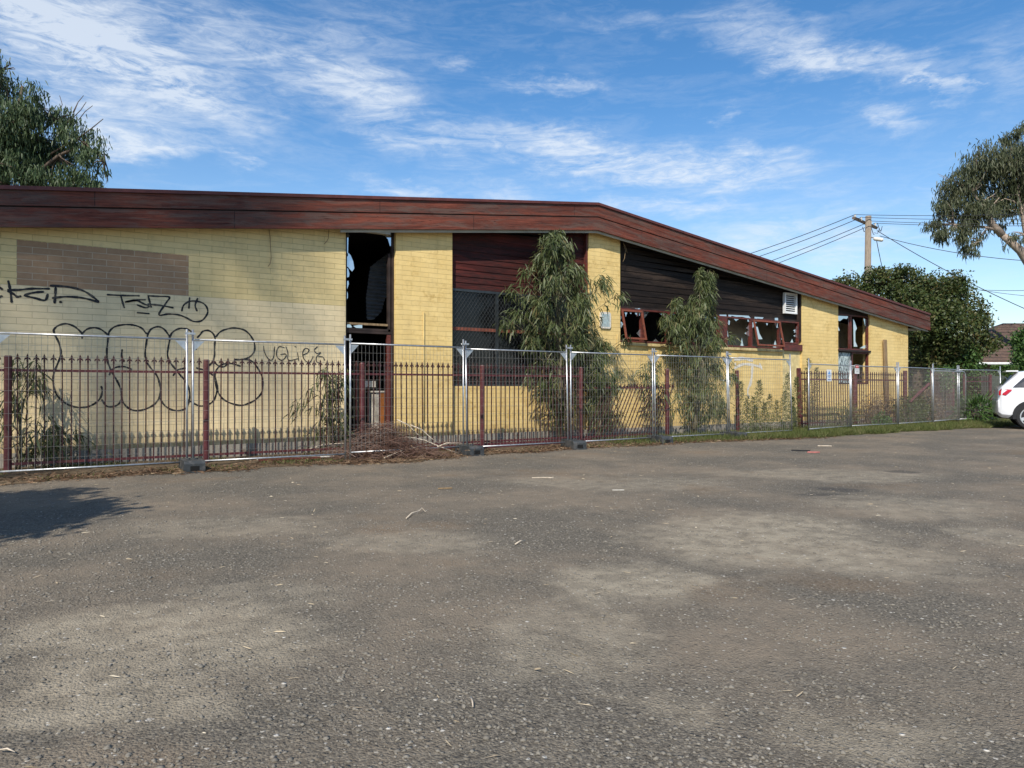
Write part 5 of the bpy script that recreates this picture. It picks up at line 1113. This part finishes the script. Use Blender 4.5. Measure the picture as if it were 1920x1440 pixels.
for (a, b) in ([(745,790),(770,812),(800,830)], [(640,850),(700,842),(752,833)], [(690,838),(730,826),(752,818)], [(760,822),(800,835),(860,852)], [(775,815),(830,840),(865,835)], [(720,860),(770,842),(840,828)], [(600,845),(660,842),(700,836)], [(790,850),(830,838),(866,832)]) and [((745,790),(800,830)),((580,846),(655,834)),((690,838),(752,818)),((760,822),(860,854)),((820,842),(866,834)),((720,862),(812,836)),((770,800),(828,838)),((700,830),(790,838))]:
    P0 = GP(a[0], max(a[1], 856)); P1 = GP(b[0], max(b[1], 854)); h0 = max(.03, (858-a[1])*.0093+.02); h1 = max(.02, (856-b[1])*.0093+.02)
    A_ = Vector((*P0, h0)); B_ = Vector((*P1, h1)); mb = MB(); mb.tube([A_, A_.lerp(B_,.35)+Vector((.02,.03,.04)), A_.lerp(B_,.7)+Vector((-.02,.02,.02)), B_], [.012,.011,.009,.005], 6); build('branch', mb, M_pale, bp, smooth=True)
n = 1400; P = np.stack([rng.normal(-.1,.6,n), rng.normal(0,.28,n), np.abs(rng.normal(0,.08,n))+.012], 1); P = np.stack([cx+P[:,0]*ex.x+P[:,1]*ey.x, cy+P[:,0]*ex.y+P[:,1]*ey.y, P[:,2]], 1)
V, Fc = leafmesh(P, rng.normal(size=(n,3))*np.array([1,1,.4]), rng.uniform(.04,.12,n), rng.uniform(.006,.016,n), .1); V[:,2] = np.maximum(V[:,2],.008); npmesh('dead_leaves', V, Fc, M_litter, bp)
# individual litter
def scrap(px, py, pts, mat, name, lab, cat, th=.012, rot=0):
    x, y = GP(px, py); mb = MB(); mb.prism([(a*math.cos(rot)-b*math.sin(rot), a*math.sin(rot)+b*math.cos(rot)) for a, b in pts], .006, .006+th, plane='xy')
    o = build(name, mb, mat); o.location = (x, y, 0); tag(o, lab, cat); return o
scrap(1502,846,[(-.18,-.015),(.14,-.03),(.16,.01),(-.14,.02)], M_black, 'plastic_strip', 'black plastic strip lying on the asphalt before the right fences', 'litter', .02, -.9)
scrap(1524,849,[(-.12,-.06),(.03,-.09),(.12,-.02),(.08,.06),(-.07,.05)], M_pinkr, 'plastic_scrap', 'faded red and white scrap beside the black plastic strip', 'litter', .02, -.7)
scrap(1545,837,[(-.14,-.02),(-.08,.07),(.02,.03),(.12,.05),(.13,-.06),(0,-.03)], M_pale, 'bark_strip', 'long pale bark strip above the red scrap', 'bark strip', .015, -.6)
scrap(1159,920,[(-.07,-.012),(.07,-.015),(.07,.012),(-.07,.015)], M_dirtw, 'paper_scrap', 'small white scrap alone in the middle of the car park', 'litter', .006, -.5)
scrap(835,917,[(-.09,-.012),(.08,-.015),(.09,.012),(-.08,.015)], M_timber, 'wood_chip', 'dark wood chip in front of the branch pile', 'litter', .012, -.3)
scrap(1845,788,[(-.25,-.1),(.1,-.14),(.28,0),(.1,.12),(-.2,.08)], M_white, 'plastic_bag', 'crumpled white bag on the grass by the white car', 'litter', .06, 0)
scrap(1395,818,[(-.16,-.06),(.1,-.09),(.2,0),(.05,.08),(-.14,.05)], M_white, 'paper_scrap', 'white rubbish beside the rightmost fence foot', 'litter', .03, -.5)
scrap(780,852,[(-.07,-.04),(.07,-.05),(.08,.03),(-.05,.05)], M_white, 'paper_scrap', 'white paper scrap in the right skirt of the branch pile', 'litter', .02, -.2)
scrap(1018,897,[(-.15,-.01),(0,.02),(.14,-.01),(.1,-.03),(0,0)], M_pale, 'bark_strip', 'curled pale strip below the tall sapling foot block', 'bark strip', .012, -.5)
def stick(pts, lab, r=.006):
    P_ = [Vector((*GP(a, b), .012+c)) for a, b, c in pts]; mb = MB(); mb.tube(P_, [r]*(len(P_)-1)+[r*.5], 5); o = build('stick', mb, M_pale, smooth=True); origin(o, P_[0]); tag(o, lab, 'stick', 'bleached sticks on the asphalt')
stick([(762,974,0),(772,966,.01),(786,964,.02),(791,960,.03),(798,962,.0)], 'bent bleached twig left of centre on the asphalt'); stick([(0,1411,.0),(16,1414,.01),(31,1415,0)], 'thin white stick at the lower left corner', .003)
stick([(883,1312,0),(886,1322,.005),(887,1330,0)], 'short white stick at the bottom centre', .004); stick([(966,1023,0),(976,1019,.01),(984,1016,0)], 'small pale stick right of centre', .006)
# fallen planks behind the fence
def plank(p0, p1, w, mat, lab, z=.03):
    a = Vector((PX(p0[0], p0[2]), p0[2], z)); b = Vector((PX(p1[0], p1[2]), p1[2], z)); L_ = (b-a).length
    mb = MB(); mb.box(0, L_, -w/2, w/2, 0, .03); o = build('fallen_board', mb, mat); o.location = a; o.rotation_euler = (0, 0, math.atan2((b-a).y, (b-a).x)); tag(o, lab, 'board', 'boards lying behind the fence')
plank((482,0,12.15),(625,0,12.0),.10, M_dirtw, 'long pale board lying left of the branch pile'); plank((485,0,12.0),(600,0,11.9),.1, M_trimred, 'red painted board beside the long pale board', .02)
plank((900,0,12.8),(985,0,12.7),.14, M_timber, 'grey board lying under the grille window')
# ================================================================== OUT OF FRAME (a tree shading the wall, an added one for the ground shadow)
def back(x, y, z, d): return Vector((x, y, z))+SUNV*d
tbl = []; r = random.Random(6)
def shade_blob(px, py, dist, rr, w=1.):     # crown clump whose shadow falls on this spot of the wall
    p = back(PX(px, WY), WY, PZ(px, py, WY), dist+r.uniform(-4, 4)); return (p, rr*1.7, rr*1.7, rr*1.4, w)
for (a, b, q) in [(40,380,1.1),(40,460,1.0),(150,400,1.1),(150,480,1.0),(260,400,1.1),(270,490,.95),(370,410,1.0),(380,500,.9),(460,420,.9),(480,500,.8),(550,430,.7),(560,520,.6),(80,560,.9),(200,570,.8),(320,570,.8),(430,570,.7),(520,580,.6),(600,400,.6),(40,640,.6),(-80,420,1.2),(-80,540,1.1)]: tbl.append(shade_blob(a, b, 58, q, 1.))
pc = back(PX(200, WY), WY, 3, 58); tb = Vector((pc.x-1.5, pc.y-3, 0))
tree('shade_tree', 'leafy tree standing behind the camera, shading the left end of the building', tb, [(tb, .4), (tb+Vector((.3,.8,5)), .3), (Vector((pc.x, pc.y, pc.z-.5)), .2)],
 [[(Vector((pc.x, pc.y, pc.z-.8)), .06), (q[0], .02)] for q in tbl[::2]], tbl, 3600, M_gum2, M_bark, (.14,.26), .07, True, 33, shell=.1)
p0_ = Vector(GP(-215, 985)); rb = []; rr_ = random.Random(3)  # unseen round crown, added and shaped only to cast the rounded ground shadow
cR = back(p0_.x, p0_.y, 0, 3.6/SUNV.z)
for k in range(26):
    u = Vector((rr_.gauss(0,1), rr_.gauss(0,1), rr_.gauss(0,.8))).normalized(); u = Vector((u.x*.9, u.y*.9, u.z*1.3)); rb.append((cR+u, .7, .7, .6, 1))
tree('round_shadow_caster', 'unseen round-crowned tree added to cast the rounded ground shadow on the left', (cR.x, cR.y, 0), [(Vector((cR.x, cR.y, 0)), .09), (Vector((cR.x, cR.y, 2.2)), .07), (cR, .04)], [[(cR, .04), (q[0], .015)] for q in rb[::3]], rb, 34000, M_gum2, M_bark2, (.12,.2), .10, False, 41, shell=.0)
